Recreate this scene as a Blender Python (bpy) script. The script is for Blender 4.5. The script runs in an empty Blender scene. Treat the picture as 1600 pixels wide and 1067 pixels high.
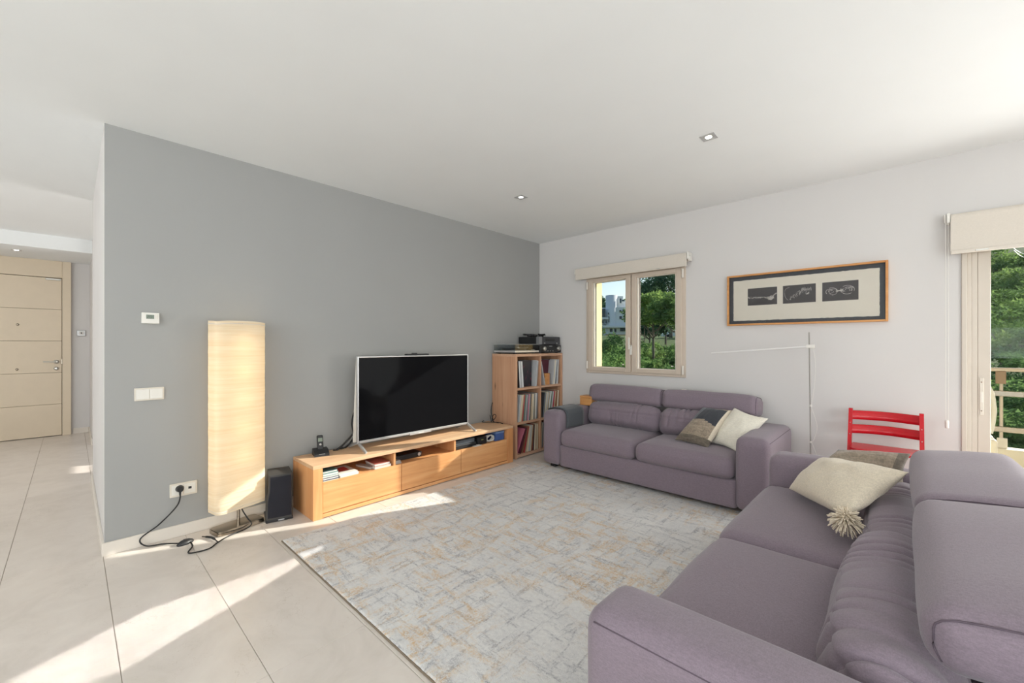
import bpy, bmesh, math, random
from mathutils import Vector, Matrix, noise
C = bpy.context.scene
col = C.collection
R = math.radians
random.seed(7)

# ------------------------------------------------------------------ camera, sky, sun, room light
cam_d = bpy.data.cameras.new('camera'); cam = bpy.data.objects.new('camera', cam_d); col.objects.link(cam)
cam_d.sensor_width = 36.0; cam_d.lens = 649 / 1600 * 36; cam_d.shift_y = 5.5 / 1600
cam_d.clip_start = 0.03; cam_d.clip_end = 600
cam.location = (0, 0, 1.3); cam.rotation_euler = (R(90), 0, R(43.3))
C.camera = cam
vs = C.view_settings
vs.view_transform = 'Standard'; vs.look = 'None'; vs.gamma = 1.0; vs.use_curve_mapping = False
vs.exposure = 0.0
try:
    C.cycles.use_denoising = True
    C.cycles.max_bounces = 10; C.cycles.diffuse_bounces = 5; C.cycles.transparent_max_bounces = 16
    C.cycles.sample_clamp_indirect = 8
except Exception:
    pass
SUN = Vector((-0.42, -1.0, -0.475)).normalized()       # the way the sunlight travels
w = bpy.data.worlds.new('sky'); C.world = w; w.use_nodes = True
nt = w.node_tree; bg = nt.nodes['Background']
sky = nt.nodes.new('ShaderNodeTexSky'); sky.sky_type = 'NISHITA'; sky.sun_disc = False
sky.sun_elevation = R(23.7); sky.sun_rotation = math.atan2(0.42, 1.0); sky.air_density = 1.0; sky.dust_density = 1.5; sky.ozone_density = 1.0
nt.links.new(sky.outputs[0], bg.inputs[0]); bg.inputs[1].default_value = 0.18

def lamp(name, kind, loc, direction, energy, color=(1, 1, 1), **kw):
    d = bpy.data.lights.new(name, kind); o = bpy.data.objects.new(name, d); col.objects.link(o)
    o.location = loc; d.energy = energy; d.color = color
    o.rotation_euler = Vector(direction).to_track_quat('-Z', 'Y').to_euler()
    for k, v in kw.items():
        setattr(d, k, v)
    return o
lamp('sunlight', 'SUN', (3, 12, 8), SUN, 8.0, (1.0, 0.95, 0.87), angle=R(0.55))
# fill lamps added for daylight from unseen windows, with no openings built there
lamp('terrace_door_fill', 'AREA', (1.55, 4.30, 1.05), (-0.15, -1, -0.1), 55, (0.95, 0.98, 1.0), shape='RECTANGLE', size=2.1, size_y=1.6)  # fill lamp added just inside the terrace door
lamp('added_daylight_fill', 'AREA', (-0.3, -4.6, 1.55), (0, 1, 1.7), 300, (0.91, 0.975, 1.0), shape='RECTANGLE', size=5.4, size_y=2.0)
lamp('added_daylight_fill', 'AREA', (3.75, 0.2, 1.5), (-1, 0.1, 0.15), 150, (0.91, 0.975, 1.0), shape='RECTANGLE', size=5.5, size_y=2.0)
lamp('added_daylight_fill', 'AREA', (-6.3, 2.6, 1.0), (-0.1, -1, 0.35), 34, (1.0, 0.98, 0.95), shape='RECTANGLE', size=1.4, size_y=1.2)  # fill lamp added for the glow from the side room
lamp('added_daylight_fill', 'AREA', (-6.5, -2.9, 1.5), (0.1, 1, 0.0), 26, (1.0, 0.97, 0.93), shape='RECTANGLE', size=2.0, size_y=1.8)  # fill lamp added to brighten the hall
# lamps added to imitate the low sun reflected by the television's glass
REFL = Vector((0.42, -1.0, -0.475)).normalized()
ez = Vector((0, 0, 1)) - REFL * REFL.z; ey = Vector((0, 1, 0)) - REFL * REFL.y; zd = ez.normalized(); xd = zd.cross(-REFL)
for k in range(8):                                     # one narrow lamp for each strip of the sunlit part of the glass
    yk = 1.79 + (k + .5) * .111
    o = lamp('screen_glint_lamp', 'AREA', Vector((-3.34, yk, 0.965)) + REFL * 0.45, REFL, 0.115, (1.0, 0.97, 0.92), shape='RECTANGLE', size=abs(ey.dot(xd)) * .111, size_y=0.46 * ez.length, spread=R(1.5))
    o.rotation_euler = Matrix((xd, zd, -REFL)).transposed().to_euler()

# ------------------------------------------------------------------ helpers
ORG = {}
class MB:
    """collects simple solids in world coordinates and links them as ONE mesh object"""
    def __init__(s): s.v = []; s.f = []; s.m = []; s.sm = []
    def add(s, vs_, fs, mat=0, smooth=False):
        b = len(s.v); s.v += [tuple(p) for p in vs_]
        for f in fs:
            s.f.append([i + b for i in f]); s.m.append(mat); s.sm.append(smooth)
        return s
    def bm_add(s, bm, mat=0, smooth=False, M=None):
        bm.verts.ensure_lookup_table(); bm.verts.index_update()
        vs_ = [(M @ v.co if M else v.co.copy()) for v in bm.verts]
        s.add(vs_, [[v.index for v in f.verts] for f in bm.faces], mat, smooth); bm.free(); return s
    def box(s, x0, x1, y0, y1, z0, z1, bev=0.0, seg=2, mat=0, M=None):
        bm = bmesh.new(); bmesh.ops.create_cube(bm, size=1)
        for v in bm.verts:
            v.co = Vector(((x0 + x1) / 2 + v.co.x * (x1 - x0), (y0 + y1) / 2 + v.co.y * (y1 - y0), (z0 + z1) / 2 + v.co.z * (z1 - z0)))
        if bev:
            bmesh.ops.bevel(bm, geom=list(bm.edges), offset=bev, segments=seg, affect='EDGES', profile=0.5)
        return s.bm_add(bm, mat, False, M)
    def cyl(s, p0, p1, r, r2=None, n=16, mat=0, smooth=True):
        p0 = Vector(p0); p1 = Vector(p1); r2 = r if r2 is None else r2
        q = (p1 - p0).to_track_quat('Z', 'Y'); L = (p1 - p0).length
        vs_ = []
        for k, (rr, z) in enumerate(((r, 0), (r2, L))):
            for i in range(n):
                a = 2 * math.pi * i / n
                vs_.append(p0 + q @ Vector((rr * math.cos(a), rr * math.sin(a), z)))
        fs = [[i, (i + 1) % n, n + (i + 1) % n, n + i] for i in range(n)]
        s.add(vs_, fs, mat, smooth)
        s.add(vs_[:n], [list(range(n))[::-1]], mat); s.add(vs_[n:], [list(range(n))], mat)
        return s
    def lathe(s, c, prof, n=24, mat=0, smooth=True, axis='Z'):
        c = Vector(c); vs_ = []
        for r, z in prof:
            for i in range(n):
                a = 2 * math.pi * i / n
                p = Vector((r * math.cos(a), r * math.sin(a), z))
                if axis == 'Y': p = Vector((p.x, p.z, p.y))
                if axis == 'X': p = Vector((p.z, p.x, p.y))
                vs_.append(c + p)
        fs = []
        for k in range(len(prof) - 1):
            for i in range(n):
                fs.append([k * n + i, k * n + (i + 1) % n, (k + 1) * n + (i + 1) % n, (k + 1) * n + i])
        return s.add(vs_, fs, mat, smooth)
    def tube(s, pts, r, n=8, mat=0, sub=0, rs=None):
        pts = [Vector(p) for p in pts]
        if sub: pts = spline(pts, sub)
        vs_ = []; L = len(pts)
        up = Vector((0, 0, 1))
        for k, p in enumerate(pts):
            t = (pts[min(k + 1, L - 1)] - pts[max(k - 1, 0)]).normalized()
            a = t.cross(up)
            if a.length < 1e-3: a = t.cross(Vector((1, 0, 0)))
            a.normalize(); b = t.cross(a)
            rr = r if rs is None else rs[min(int(k * len(rs) / L), len(rs) - 1)]
            for i in range(n):
                an = 2 * math.pi * i / n
                vs_.append(p + a * rr * math.cos(an) + b * rr * math.sin(an))
        fs = [[k * n + i, k * n + (i + 1) % n, (k + 1) * n + (i + 1) % n, (k + 1) * n + i] for k in range(L - 1) for i in range(n)]
        fs += [list(range(n))[::-1], [(L - 1) * n + i for i in range(n)]]
        return s.add(vs_, fs, mat, True)
    def prism(s, poly, z0, z1, mat=0, M=None, smooth=False):
        n = len(poly); vs_ = [Vector((p[0], p[1], z)) for z in (z0, z1) for p in poly]
        if M: vs_ = [M @ v for v in vs_]
        s.add(vs_, [[i, (i + 1) % n, n + (i + 1) % n, n + i] for i in range(n)], mat, smooth)
        return s.add(vs_, [list(range(n))[::-1], [n + i for i in range(n)]], mat)
    def grid(s, fn, nu, nv, mat=0, smooth=True, matfn=None, flip=False):
        vs_ = [fn(u / nu, v / nv) for v in range(nv + 1) for u in range(nu + 1)]
        b = len(s.v); s.v += [tuple(p) for p in vs_]
        for v in range(nv):
            for u in range(nu):
                f = [v * (nu + 1) + u, v * (nu + 1) + u + 1, (v + 1) * (nu + 1) + u + 1, (v + 1) * (nu + 1) + u]
                if flip: f = f[::-1]
                s.f.append([i + b for i in f]); s.m.append(matfn((u + .5) / nu, (v + .5) / nv) if matfn else mat); s.sm.append(smooth)
        return s
    def map(s, fn):
        s.v = [tuple(fn(Vector(p))) for p in s.v]; return s

def spline(pts, sub):
    out = []; n = len(pts)
    for i in range(n - 1):
        p0 = pts[max(i - 1, 0)]; p1 = pts[i]; p2 = pts[i + 1]; p3 = pts[min(i + 2, n - 1)]
        for k in range(sub):
            t = k / sub
            out.append(0.5 * ((2 * p1) + (p2 - p0) * t + (2 * p0 - 5 * p1 + 4 * p2 - p3) * t * t + (3 * p1 - p0 - 3 * p2 + p3) * t ** 3))
    out.append(pts[-1]); return out

def obj(name, mb, mat, parent=None, loc=None, label=None, smooth=None, weld=0.0):
    """link a collected mesh as one object; world coordinates in, local to its thing out"""
    org = ORG.get(parent.name, Vector((0, 0, 0))) if parent else Vector(loc or (0, 0, 0))
    me = bpy.data.meshes.new(name)
    me.from_pydata([tuple(Vector(p) - org) for p in mb.v], [], mb.f)
    mats = mat if isinstance(mat, (list, tuple)) else [mat]
    for m in mats: me.materials.append(m)
    me.polygons.foreach_set('material_index', mb.m)
    me.polygons.foreach_set('use_smooth', mb.sm if smooth is None else [smooth] * len(mb.f))
    if weld:
        bm = bmesh.new(); bm.from_mesh(me); bmesh.ops.remove_doubles(bm, verts=bm.verts, dist=weld)
        bmesh.ops.recalc_face_normals(bm, faces=bm.faces); bm.to_mesh(me); bm.free()
    me.update()
    o = bpy.data.objects.new(name, me); col.objects.link(o)
    if parent:
        o.parent = parent; ORG[o.name] = org
    else:
        o.location = org; ORG[o.name] = org
    if label: o['label'] = label
    return o
def tag(o, label, cat, group=None):
    o['label'] = label; o['category'] = cat
    if group: o['group'] = group
    return o
def thing(name, label, cat, loc, group=None):
    o = bpy.data.objects.new(name, None); col.objects.link(o); o.location = loc; o.empty_display_size = 0.1
    ORG[o.name] = Vector(loc)
    return tag(o, label, cat, group)
def struct(name, mb, mat, parent=None, label=None):
    o = obj(name, mb, mat, parent)
    if not parent: o['kind'] = 'structure'
    if label: o['label'] = label
    return o
def sempty(name, loc):
    o = bpy.data.objects.new(name, None); col.objects.link(o); o.location = loc; o['kind'] = 'structure'; ORG[o.name] = Vector(loc); return o

# ------------------------------------------------------------------ materials
def srgb(r, g, b):
    f = lambda c: (c / 255 / 12.92) if c / 255 <= 0.04045 else ((c / 255 + 0.055) / 1.055) ** 2.4
    return (f(r), f(g), f(b), 1)
class NT:
    def __init__(s, name):
        s.mat = bpy.data.materials.new(name); s.mat.use_nodes = True; s.t = s.mat.node_tree
        s.p = s.t.nodes['Principled BSDF']; s.out = s.t.nodes['Material Output']
        s.co = s.t.nodes.new('ShaderNodeTexCoord').outputs['Object']
    def n(s, k, **kw):
        x = s.t.nodes.new(k)
        for a, b in kw.items(): setattr(x, a, b)
        return x
    def l(s, a, b): s.t.links.new(a, b)
    def mapping(s, scale=(1, 1, 1), rot=(0, 0, 0), loc=(0, 0, 0), src=None):
        m = s.n('ShaderNodeMapping'); m.inputs['Scale'].default_value = scale; m.inputs['Rotation'].default_value = rot; m.inputs['Location'].default_value = loc
        s.l(src or s.co, m.inputs[0]); return m.outputs[0]
    def noise(s, scale, detail=4, rough=0.5, src=None, dist=0.0):
        x = s.n('ShaderNodeTexNoise'); x.inputs['Scale'].default_value = scale; x.inputs['Detail'].default_value = detail
        x.inputs['Roughness'].default_value = rough; x.inputs['Distortion'].default_value = dist
        s.l(src or s.co, x.inputs['Vector']); return x.outputs['Fac']
    def ramp(s, fac, stops):
        r = s.n('ShaderNodeValToRGB'); e = r.color_ramp.elements
        while len(e) < len(stops): e.new(0.5)
        for i, (p, c) in enumerate(stops): e[i].position = p; e[i].color = c
        s.l(fac, r.inputs[0]); return r.outputs[0]
    def mix(s, fac, a, b, blend='MIX'):
        m = s.n('ShaderNodeMix', data_type='RGBA', blend_type=blend)
        for val, idx in ((fac, 0), (a, 6), (b, 7)):
            if isinstance(val, (int, float)): m.inputs[idx].default_value = val
            elif isinstance(val, tuple): m.inputs[idx].default_value = val
            else: s.l(val, m.inputs[idx])
        return m.outputs[2]
    def math(s, op, a, b=0.0):
        m = s.n('ShaderNodeMath', operation=op)
        for i, v in enumerate((a, b)):
            if isinstance(v, (int, float)): m.inputs[i].default_value = v
            else: s.l(v, m.inputs[i])
        return m.outputs[0]
    def col(s, c):
        if isinstance(c, tuple): s.p.inputs['Base Color'].default_value = c
        else: s.l(c, s.p.inputs['Base Color'])
        return s
    def set(s, rough=0.5, metal=0.0, spec=0.5, **kw):
        s.p.inputs['Roughness'].default_value = rough; s.p.inputs['Metallic'].default_value = metal
        s.p.inputs['Specular IOR Level'].default_value = spec
        for k, v in kw.items(): s.p.inputs[k].default_value = v
        return s
    def bump(s, h, strength=0.2, dist=0.01):
        b = s.n('ShaderNodeBump'); b.inputs['Strength'].default_value = strength; b.inputs['Distance'].default_value = dist
        s.l(h, b.inputs['Height']); s.l(b.outputs[0], s.p.inputs['Normal']); return s
def plain(name, c, rough=0.5, metal=0.0, spec=0.5, bump=None):
    m = NT(name); m.set(rough, metal, spec)
    n = m.noise(9, 3)
    d = tuple(x * 0.97 for x in c[:3]) + (1,)
    m.col(m.ramp(n, [(0.3, d), (0.7, c)]))
    if bump: m.bump(m.noise(bump[0], 4), bump[1], 0.002)
    return m.mat
def paint(name, c):
    m = NT(name); m.set(0.75, 0, 0.25); d = tuple(x * 0.975 for x in c[:3]) + (1,)
    m.col(m.ramp(m.noise(1.7, 3), [(0.3, d), (0.7, c)])); m.bump(m.noise(160, 3), 0.05, 0.002); return m.mat
def wood(name, dark, mid, light, axis, scale=1.0, knots=0.0, rough=0.45, planks=0.0):
    m = NT(name); m.set(rough, 0, 0.35)
    st = {'X': (1.1, 16, 16), 'Y': (16, 1.1, 16), 'Z': (16, 16, 1.1)}[axis]
    v = m.mapping(tuple(a * scale for a in st))
    g = m.noise(1.0, 5, 0.6, v, 0.6)
    v2 = m.mapping(tuple(a * scale * 5 for a in st)); g2 = m.noise(1.0, 3, 0.6, v2)
    g3 = m.noise(2.2, 2)
    c = m.ramp(g, [(0.28, dark), (0.5, mid), (0.72, light)])
    c = m.mix(m.math('MULTIPLY', g2, 0.35), c, dark)
    c = m.mix(m.ramp(g3, [(0.35, (0, 0, 0, 1)), (0.7, (0.35, 0.35, 0.35, 1))]), c, light)
    if knots:
        vk = m.mapping({'X': (2.2, 7, 7), 'Y': (7, 2.2, 7), 'Z': (7, 7, 2.2)}[axis], loc=(3.1, 1.7, 0.4))
        k = m.n('ShaderNodeTexVoronoi'); m.l(vk, k.inputs['Vector']); k.inputs['Scale'].default_value = 1.0
        kk = m.ramp(k.outputs['Distance'], [(0.02, (1, 1, 1, 1)), (0.13, (0, 0, 0, 1))])
        c = m.mix(m.math('MULTIPLY', kk, knots), c, tuple(x * 0.35 for x in dark[:3]) + (1,))
    m.col(c); m.bump(g2, 0.12, 0.001); return m.mat
def fabric(name, c, var=0.82, scale=420, rough=0.9, wrinkle=0.0, sheen=0.25):
    m = NT(name); m.set(rough, 0, 0.15); m.p.inputs['Sheen Weight'].default_value = sheen; m.p.inputs['Sheen Roughness'].default_value = 0.5
    d = tuple(x * var for x in c[:3]) + (1,); h = tuple(min(1, x * (2 - var)) for x in c[:3]) + (1,)
    n = m.noise(scale, 2, 0.7, m.mapping((1, 0.25, 1))); n1 = m.noise(scale * 0.7, 2, 0.7, m.mapping((0.25, 1, 1)))
    nn = m.math('MULTIPLY', m.math('ADD', n, n1), 0.5)
    m.col(m.ramp(nn, [(0.36, d), (0.5, c), (0.64, h)])); m.bump(nn, 0.25, 0.0015); return m.mat
M = {}
M['white_wall'] = paint('white_paint', srgb(214, 211, 209)); M['grey_wall'] = paint('grey_paint', srgb(162, 162, 160))
M['ceiling'] = paint('ceiling_paint', srgb(238, 240, 240)); M['skirting'] = plain('skirting_stone', srgb(224, 216, 206), 0.4)
M['cream_render'] = plain('cream_render', srgb(236, 222, 180), 0.9, 0, 0.1)
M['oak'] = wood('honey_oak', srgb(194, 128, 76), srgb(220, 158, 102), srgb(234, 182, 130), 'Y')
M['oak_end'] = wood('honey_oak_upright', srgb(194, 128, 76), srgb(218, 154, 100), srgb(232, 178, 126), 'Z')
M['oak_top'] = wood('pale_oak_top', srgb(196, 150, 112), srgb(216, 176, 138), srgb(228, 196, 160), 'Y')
M['shelf_side'] = wood('knotty_wood_upright', srgb(176, 128, 98), srgb(200, 154, 122), srgb(214, 172, 140), 'Z', 0.9, 0.9)
M['shelf_edge'] = wood('shelf_wood', srgb(182, 138, 110), srgb(206, 164, 134), srgb(220, 182, 154), 'Y', 1.0, 0.3)
M['box_wood'] = wood('orange_box_wood', srgb(184, 122, 66), srgb(208, 148, 88), srgb(222, 168, 108), 'X', 1.5)
M['sofa'] = fabric('mauve_sofa_cloth', srgb(131, 118, 128), 0.86)
M['sofa_dark'] = fabric('grey_arm_cover', srgb(84, 88, 92), 0.86)
M['seam'] = plain('seam_thread', srgb(92, 80, 90), 0.9)
M['linen'] = fabric('cream_linen', srgb(216, 204, 184), 0.86, 260)
M['linen_pale'] = fabric('pale_linen', srgb(226, 220, 206), 0.88, 260)
M['charcoal_cloth'] = fabric('charcoal_cloth', srgb(62, 64, 70), 0.8, 300)
M['taupe_cloth'] = fabric('taupe_velvet', srgb(150, 136, 120), 0.7, 90)
M['taupe_dark'] = fabric('taupe_velvet_dark', srgb(110, 101, 90), 0.7, 60)
M['grey_cloth'] = fabric('grey_cloth', srgb(104, 108, 114), 0.75, 160)
M['yarn'] = plain('cream_yarn', srgb(232, 218, 196), 0.95)
M['black_plastic'] = plain('black_plastic', srgb(30, 30, 32), 0.45)
M['dark_plastic'] = plain('dark_grey_plastic', srgb(58, 58, 62), 0.5)
M['grille'] = plain('speaker_grille', srgb(44, 44, 50), 0.9, 0, 0.2, (500, 0.5))
M['speaker_box'] = plain('speaker_box', srgb(66, 64, 62), 0.6)
M['chrome'] = plain('brushed_metal', srgb(200, 198, 192), 0.28, 1.0)
M['silver'] = plain('silver_plastic', srgb(200, 200, 200), 0.35, 0.6)
M['steel'] = plain('satin_steel', srgb(170, 160, 146), 0.22, 1.0)
M['white_plastic'] = plain('white_plastic', srgb(228, 225, 218), 0.4)
M['cream_plastic'] = plain('cream_plastic', srgb(220, 212, 199), 0.4)
M['white_metal'] = plain('white_metal', srgb(232, 230, 228), 0.4)
M['beige_frame'] = plain('beige_lacquer', srgb(206, 191, 175), 0.4)
M['beige_door'] = plain('beige_sliding_door', srgb(206, 196, 183), 0.4)
M['bead'] = plain('glazing_bead', srgb(226, 220, 210), 0.45)
M['blind'] = fabric('cream_blind_cloth', srgb(214, 206, 195), 0.95, 500, 0.9, 0, 0.0)
M['entry_door'] = plain('cream_lacquered_door', srgb(222, 206, 182), 0.4)
M['red'] = plain('red_lacquer', srgb(196, 20, 34), 0.25)
M['rubber'] = plain('black_cable', srgb(26, 26, 26), 0.6)
M['paper'] = plain('paper_pages', srgb(226, 222, 214), 0.9)
M['lcd'] = plain('lcd_display', srgb(126, 138, 124), 0.2)
M['gasket'] = plain('dark_gasket', srgb(60, 52, 46), 0.8)
def screen():
    m = NT('tv_glass'); m.set(0.08, 0, 0.03); m.col((0.007, 0.007, 0.008, 1)); return m.mat
M['screen'] = screen()
def glass(name, tint=(0.96, 0.98, 0.97, 1), gloss=0.006, dust=0.0):
    m = NT(name); t = m.n('ShaderNodeBsdfTransparent'); t.inputs[0].default_value = tint
    g = m.n('ShaderNodeBsdfGlossy'); g.inputs['Roughness'].default_value = 0.02
    mx = m.n('ShaderNodeMixShader'); mx.inputs[0].default_value = gloss
    m.l(t.outputs[0], mx.inputs[1]); m.l(g.outputs[0], mx.inputs[2]); last = mx.outputs[0]
    if dust:
        d = m.n('ShaderNodeBsdfDiffuse'); d.inputs[0].default_value = (0.9, 0.9, 0.86, 1)
        sp = m.ramp(m.noise(38, 6, 0.75), [(0.68, (0, 0, 0, 1)), (0.74, (dust, dust, dust, 1))])
        m2 = m.n('ShaderNodeMixShader'); m.l(sp, m2.inputs[0]); m.l(last, m2.inputs[1]); m.l(d.outputs[0], m2.inputs[2]); last = m2.outputs[0]
    m.l(last, m.out.inputs[0]); return m.mat
M['glass'] = glass('window_glass'); M['rail_glass'] = glass('railing_glass', (0.86, 0.93, 0.92, 1), 0.08, 0.5); M['lid'] = glass('clear_lid', (0.84, 0.86, 0.87, 1), 0.025)
M['pic_glass'] = glass('picture_glass', (0.97, 0.97, 0.97, 1), 0.003)
def emis(name, c, s):
    m = NT(name); m.col(c); m.p.inputs['Emission Color'].default_value = c; m.p.inputs['Emission Strength'].default_value = s; return m.mat
M['led'] = emis('lit_bulb', (1, 0.97, 0.9, 1), 6.0)
def shade_mat():
    m = NT('rice_paper'); v = m.mapping((2.2, 2.2, 60)); n = m.noise(1.0, 5, 0.65, v, 0.5)
    c = m.ramp(n, [(0.3, srgb(240, 224, 196)), (0.7, srgb(250, 240, 220))])
    d = m.n('ShaderNodeBsdfDiffuse'); t = m.n('ShaderNodeBsdfTranslucent'); mx = m.n('ShaderNodeMixShader'); mx.inputs[0].default_value = 0.45
    b = m.n('ShaderNodeBump'); b.inputs['Strength'].default_value = 0.35; b.inputs['Distance'].default_value = 0.01; m.l(n, b.inputs['Height'])
    for q in (d, t): m.l(c, q.inputs[0]); m.l(b.outputs[0], q.inputs['Normal'])
    m.l(d.outputs[0], mx.inputs[1]); m.l(t.outputs[0], mx.inputs[2]); m.l(mx.outputs[0], m.out.inputs[0]); return m.mat
M['shade'] = shade_mat()
def marble():
    m = NT('cream_marble'); m.set(0.28, 0, 0.4); m.co = m.n('ShaderNodeNewGeometry').outputs['Position']
    n = m.noise(3.2, 8, 0.62, None, 1.2); n2 = m.noise(22, 5, 0.7)
    c = m.ramp(n, [(0.30, srgb(208, 199, 190)), (0.52, srgb(219, 210, 202)), (0.75, srgb(226, 218, 210))])
    c = m.mix(m.math('MULTIPLY', n2, 0.25), c, srgb(212, 202, 190))
    vv = m.n('ShaderNodeTexVoronoi', feature='DISTANCE_TO_EDGE'); vv.inputs['Scale'].default_value = 4.2
    wv = m.n('ShaderNodeVectorMath', operation='ADD')
    nn = m.n('ShaderNodeTexNoise'); nn.inputs['Scale'].default_value = 5; nn.inputs['Detail'].default_value = 6; m.l(m.co, nn.inputs['Vector'])
    m.l(m.co, wv.inputs[0]); m.l(nn.outputs['Color'], wv.inputs[1]); m.l(wv.outputs[0], vv.inputs['Vector'])
    vein = m.ramp(vv.outputs['Distance'], [(0.0, (0.5, 0.5, 0.5, 1)), (0.012, (0, 0, 0, 1))])
    vein = m.math('MULTIPLY', vein, m.ramp(m.noise(2.3, 3), [(0.5, (0, 0, 0, 1)), (0.65, (1, 1, 1, 1))]))
    c = m.mix(vein, c, srgb(168, 150, 128)); m.col(c); return m.mat
M['marble'] = marble()
M['grout'] = plain('floor_joint', srgb(186, 175, 161), 0.9)
def rug_mat():
    m = NT('distressed_rug'); m.set(0.95, 0, 0.1); m.p.inputs['Sheen Weight'].default_value = 0.2
    fine = m.noise(150, 3, 0.7)
    base = m.ramp(m.noise(5, 5, 0.6), [(0.3, srgb(210, 209, 209)), (0.7, srgb(228, 226, 223))])
    base = m.mix(m.ramp(m.noise(60, 4, 0.75), [(0.42, (0, 0, 0, 1)), (0.62, (0.5, 0.5, 0.5, 1))]), base, srgb(234, 232, 228))
    big = m.noise(1.5, 3, 0.5)
    def streak(sx, sy, off, lo, hi):
        n = m.noise(1.0, 6, 0.72, m.mapping((sx, sy, 1), loc=(off, off * 0.7, 0)), 0.4)
        return m.ramp(n, [(lo, (0, 0, 0, 1)), (hi, (1, 1, 1, 1))])
    grain = m.ramp(m.noise(95, 4, 0.85), [(0.40, (0, 0, 0, 1)), (0.56, (1, 1, 1, 1))])
    g1 = m.math('MULTIPLY', m.math('MAXIMUM', streak(4.5, 20, 1.3, 0.52, 0.64), streak(20, 4.5, 4.3, 0.53, 0.64)), grain)
    c = m.mix(m.math('MULTIPLY', g1, 0.8), base, srgb(138, 138, 146))
    o1 = m.math('MAXIMUM', streak(3.4, 13, 7.1, 0.52, 0.62), streak(13, 3.4, 2.9, 0.52, 0.62))
    o1 = m.math('MULTIPLY', o1, m.math('MULTIPLY', grain, m.ramp(m.noise(1.3, 2, 0.5, m.mapping(loc=(5, 2, 0))), [(0.36, (0, 0, 0, 1)), (0.52, (1, 1, 1, 1))])))
    c = m.mix(m.math('MULTIPLY', o1, 0.75), c, srgb(214, 172, 108))
    o2 = m.math('MULTIPLY', streak(5, 5, 11.0, 0.60, 0.75), grain)
    c = m.mix(m.math('MULTIPLY', o2, 0.4), c, srgb(206, 184, 150))
    c = m.mix(m.math('MULTIPLY', fine, 0.22), c, srgb(205, 202, 200), 'MULTIPLY')
    m.col(c); m.bump(m.math('ADD', fine, m.noise(420, 2)), 0.5, 0.004); return m.mat
M['rug'] = rug_mat(); M['rug_edge'] = plain('rug_binding', srgb(126, 112, 96), 0.95)
def leaf_mat(name, a, b, c):
    m = NT(name); n = m.noise(0.7, 3); oi = m.n('ShaderNodeObjectInfo')
    k = m.ramp(m.math('ADD', m.math('MULTIPLY', n, 0.8), m.math('MULTIPLY', oi.outputs['Random'], 0.2)), [(0.3, a), (0.5, b), (0.72, c)])
    d = m.n('ShaderNodeBsdfDiffuse'); t = m.n('ShaderNodeBsdfTranslucent'); mx = m.n('ShaderNodeMixShader'); mx.inputs[0].default_value = 0.4
    m.l(k, d.inputs[0]); m.l(k, t.inputs[0]); m.l(d.outputs[0], mx.inputs[1]); m.l(t.outputs[0], mx.inputs[2]); m.l(mx.outputs[0], m.out.inputs[0]); return m.mat
M['pine'] = leaf_mat('pine_needles', srgb(92, 118, 76), srgb(128, 156, 92), srgb(172, 194, 112))
M['pine_dark'] = leaf_mat('dark_pine_needles', srgb(70, 96, 80), srgb(96, 124, 96), srgb(120, 146, 108))
M['bush'] = leaf_mat('shrub_leaves', srgb(80, 108, 72), srgb(110, 142, 86), srgb(144, 168, 100))
M['bark'] = plain('pine_bark', srgb(128, 116, 104), 0.95)
M['earth'] = plain('hillside_earth', srgb(98, 114, 76), 1.0, 0, 0.1)
M['road'] = plain('road_surface', srgb(188, 178, 160), 1.0, 0, 0.1)
M['render_white'] = plain('white_render', srgb(226, 228, 230), 0.9, 0, 0.1)
M['dark_pane'] = plain('far_window_pane', srgb(60, 72, 84), 0.2)
M['stone_wall'] = plain('ochre_stone_wall', srgb(196, 166, 124), 0.95)
M['terrace'] = plain('terrace_tiles', srgb(232, 222, 202), 0.7)
M['gate_bronze'] = plain('bronze_bracket', srgb(150, 124, 98), 0.5)
M['car_white'] = plain('white_car_paint', srgb(236, 238, 240), 0.25)
# ------------------------------------------------------------------ the room
XW, YB, ZC = -3.588, 4.35, 2.67
fl = struct('floor', MB().box(-8.95, 3.95, -4.85, 4.6, -0.2, -0.004), M['grout'])
tile_me = None
for i in range(-4, 4):
    for j in range(-13, 11):
        x0 = -1.82 + 1.8 * i; y0 = 0.135 + 0.4 * j
        if x0 < -9.2 or x0 > 3.6: continue
        if x0 + 1.8 <= XW and y0 > 3.3: continue
        if tile_me is None:
            t = obj('floor_tile', MB().box(x0 + .0006, x0 + 1.7994, y0 + .0013, y0 + .3987, -0.012, 0.0, 0.0008, 1), M['marble'], fl)
            t.location = (x0, y0, 0)
            for v in t.data.vertices: v.co -= Vector((x0, y0, 0))
            tile_me = t.data
        else:
            t = bpy.data.objects.new('floor_tile', tile_me); col.objects.link(t); t.parent = fl; t.location = (x0, y0, 0)
cl = MB().box(-7.75, 3.95, -4.85, 4.6, ZC, 2.85)
struct('ceiling', cl, M['ceiling'])
struct('ceiling_hall', MB().box(-8.95, -7.75, -4.85, 4.6, 2.5, 2.85), M['ceiling'])
struct('wall_left', MB().box(-3.74, XW, 0.1405, 4.6, -0.1, 2.75), M['grey_wall'])
struct('wall_hall', MB().box(-5.6, XW - .0006, 0.14, 0.27, -0.1, 2.75), M['white_wall'])
struct('wall_hall_end', MB().box(-8.95, -7.69, 0.19, 0.32, -0.1, 2.75), M['white_wall'])
struct('wall_entry', MB().box(-9.0, -8.85, -4.85, 3.6, -0.1, 2.75), M['white_wall'])
struct('wall_front', MB().box(-9.0, 4.0, -4.95, -4.8, -0.1, 2.8), M['white_wall'])
struct('wall_right', MB().box(3.85, 4.0, -4.85, 4.65, -0.1, 2.8), M['white_wall'])
side = MB()   # side room wall, with an unseen slot added for the hall's sun strip
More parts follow.
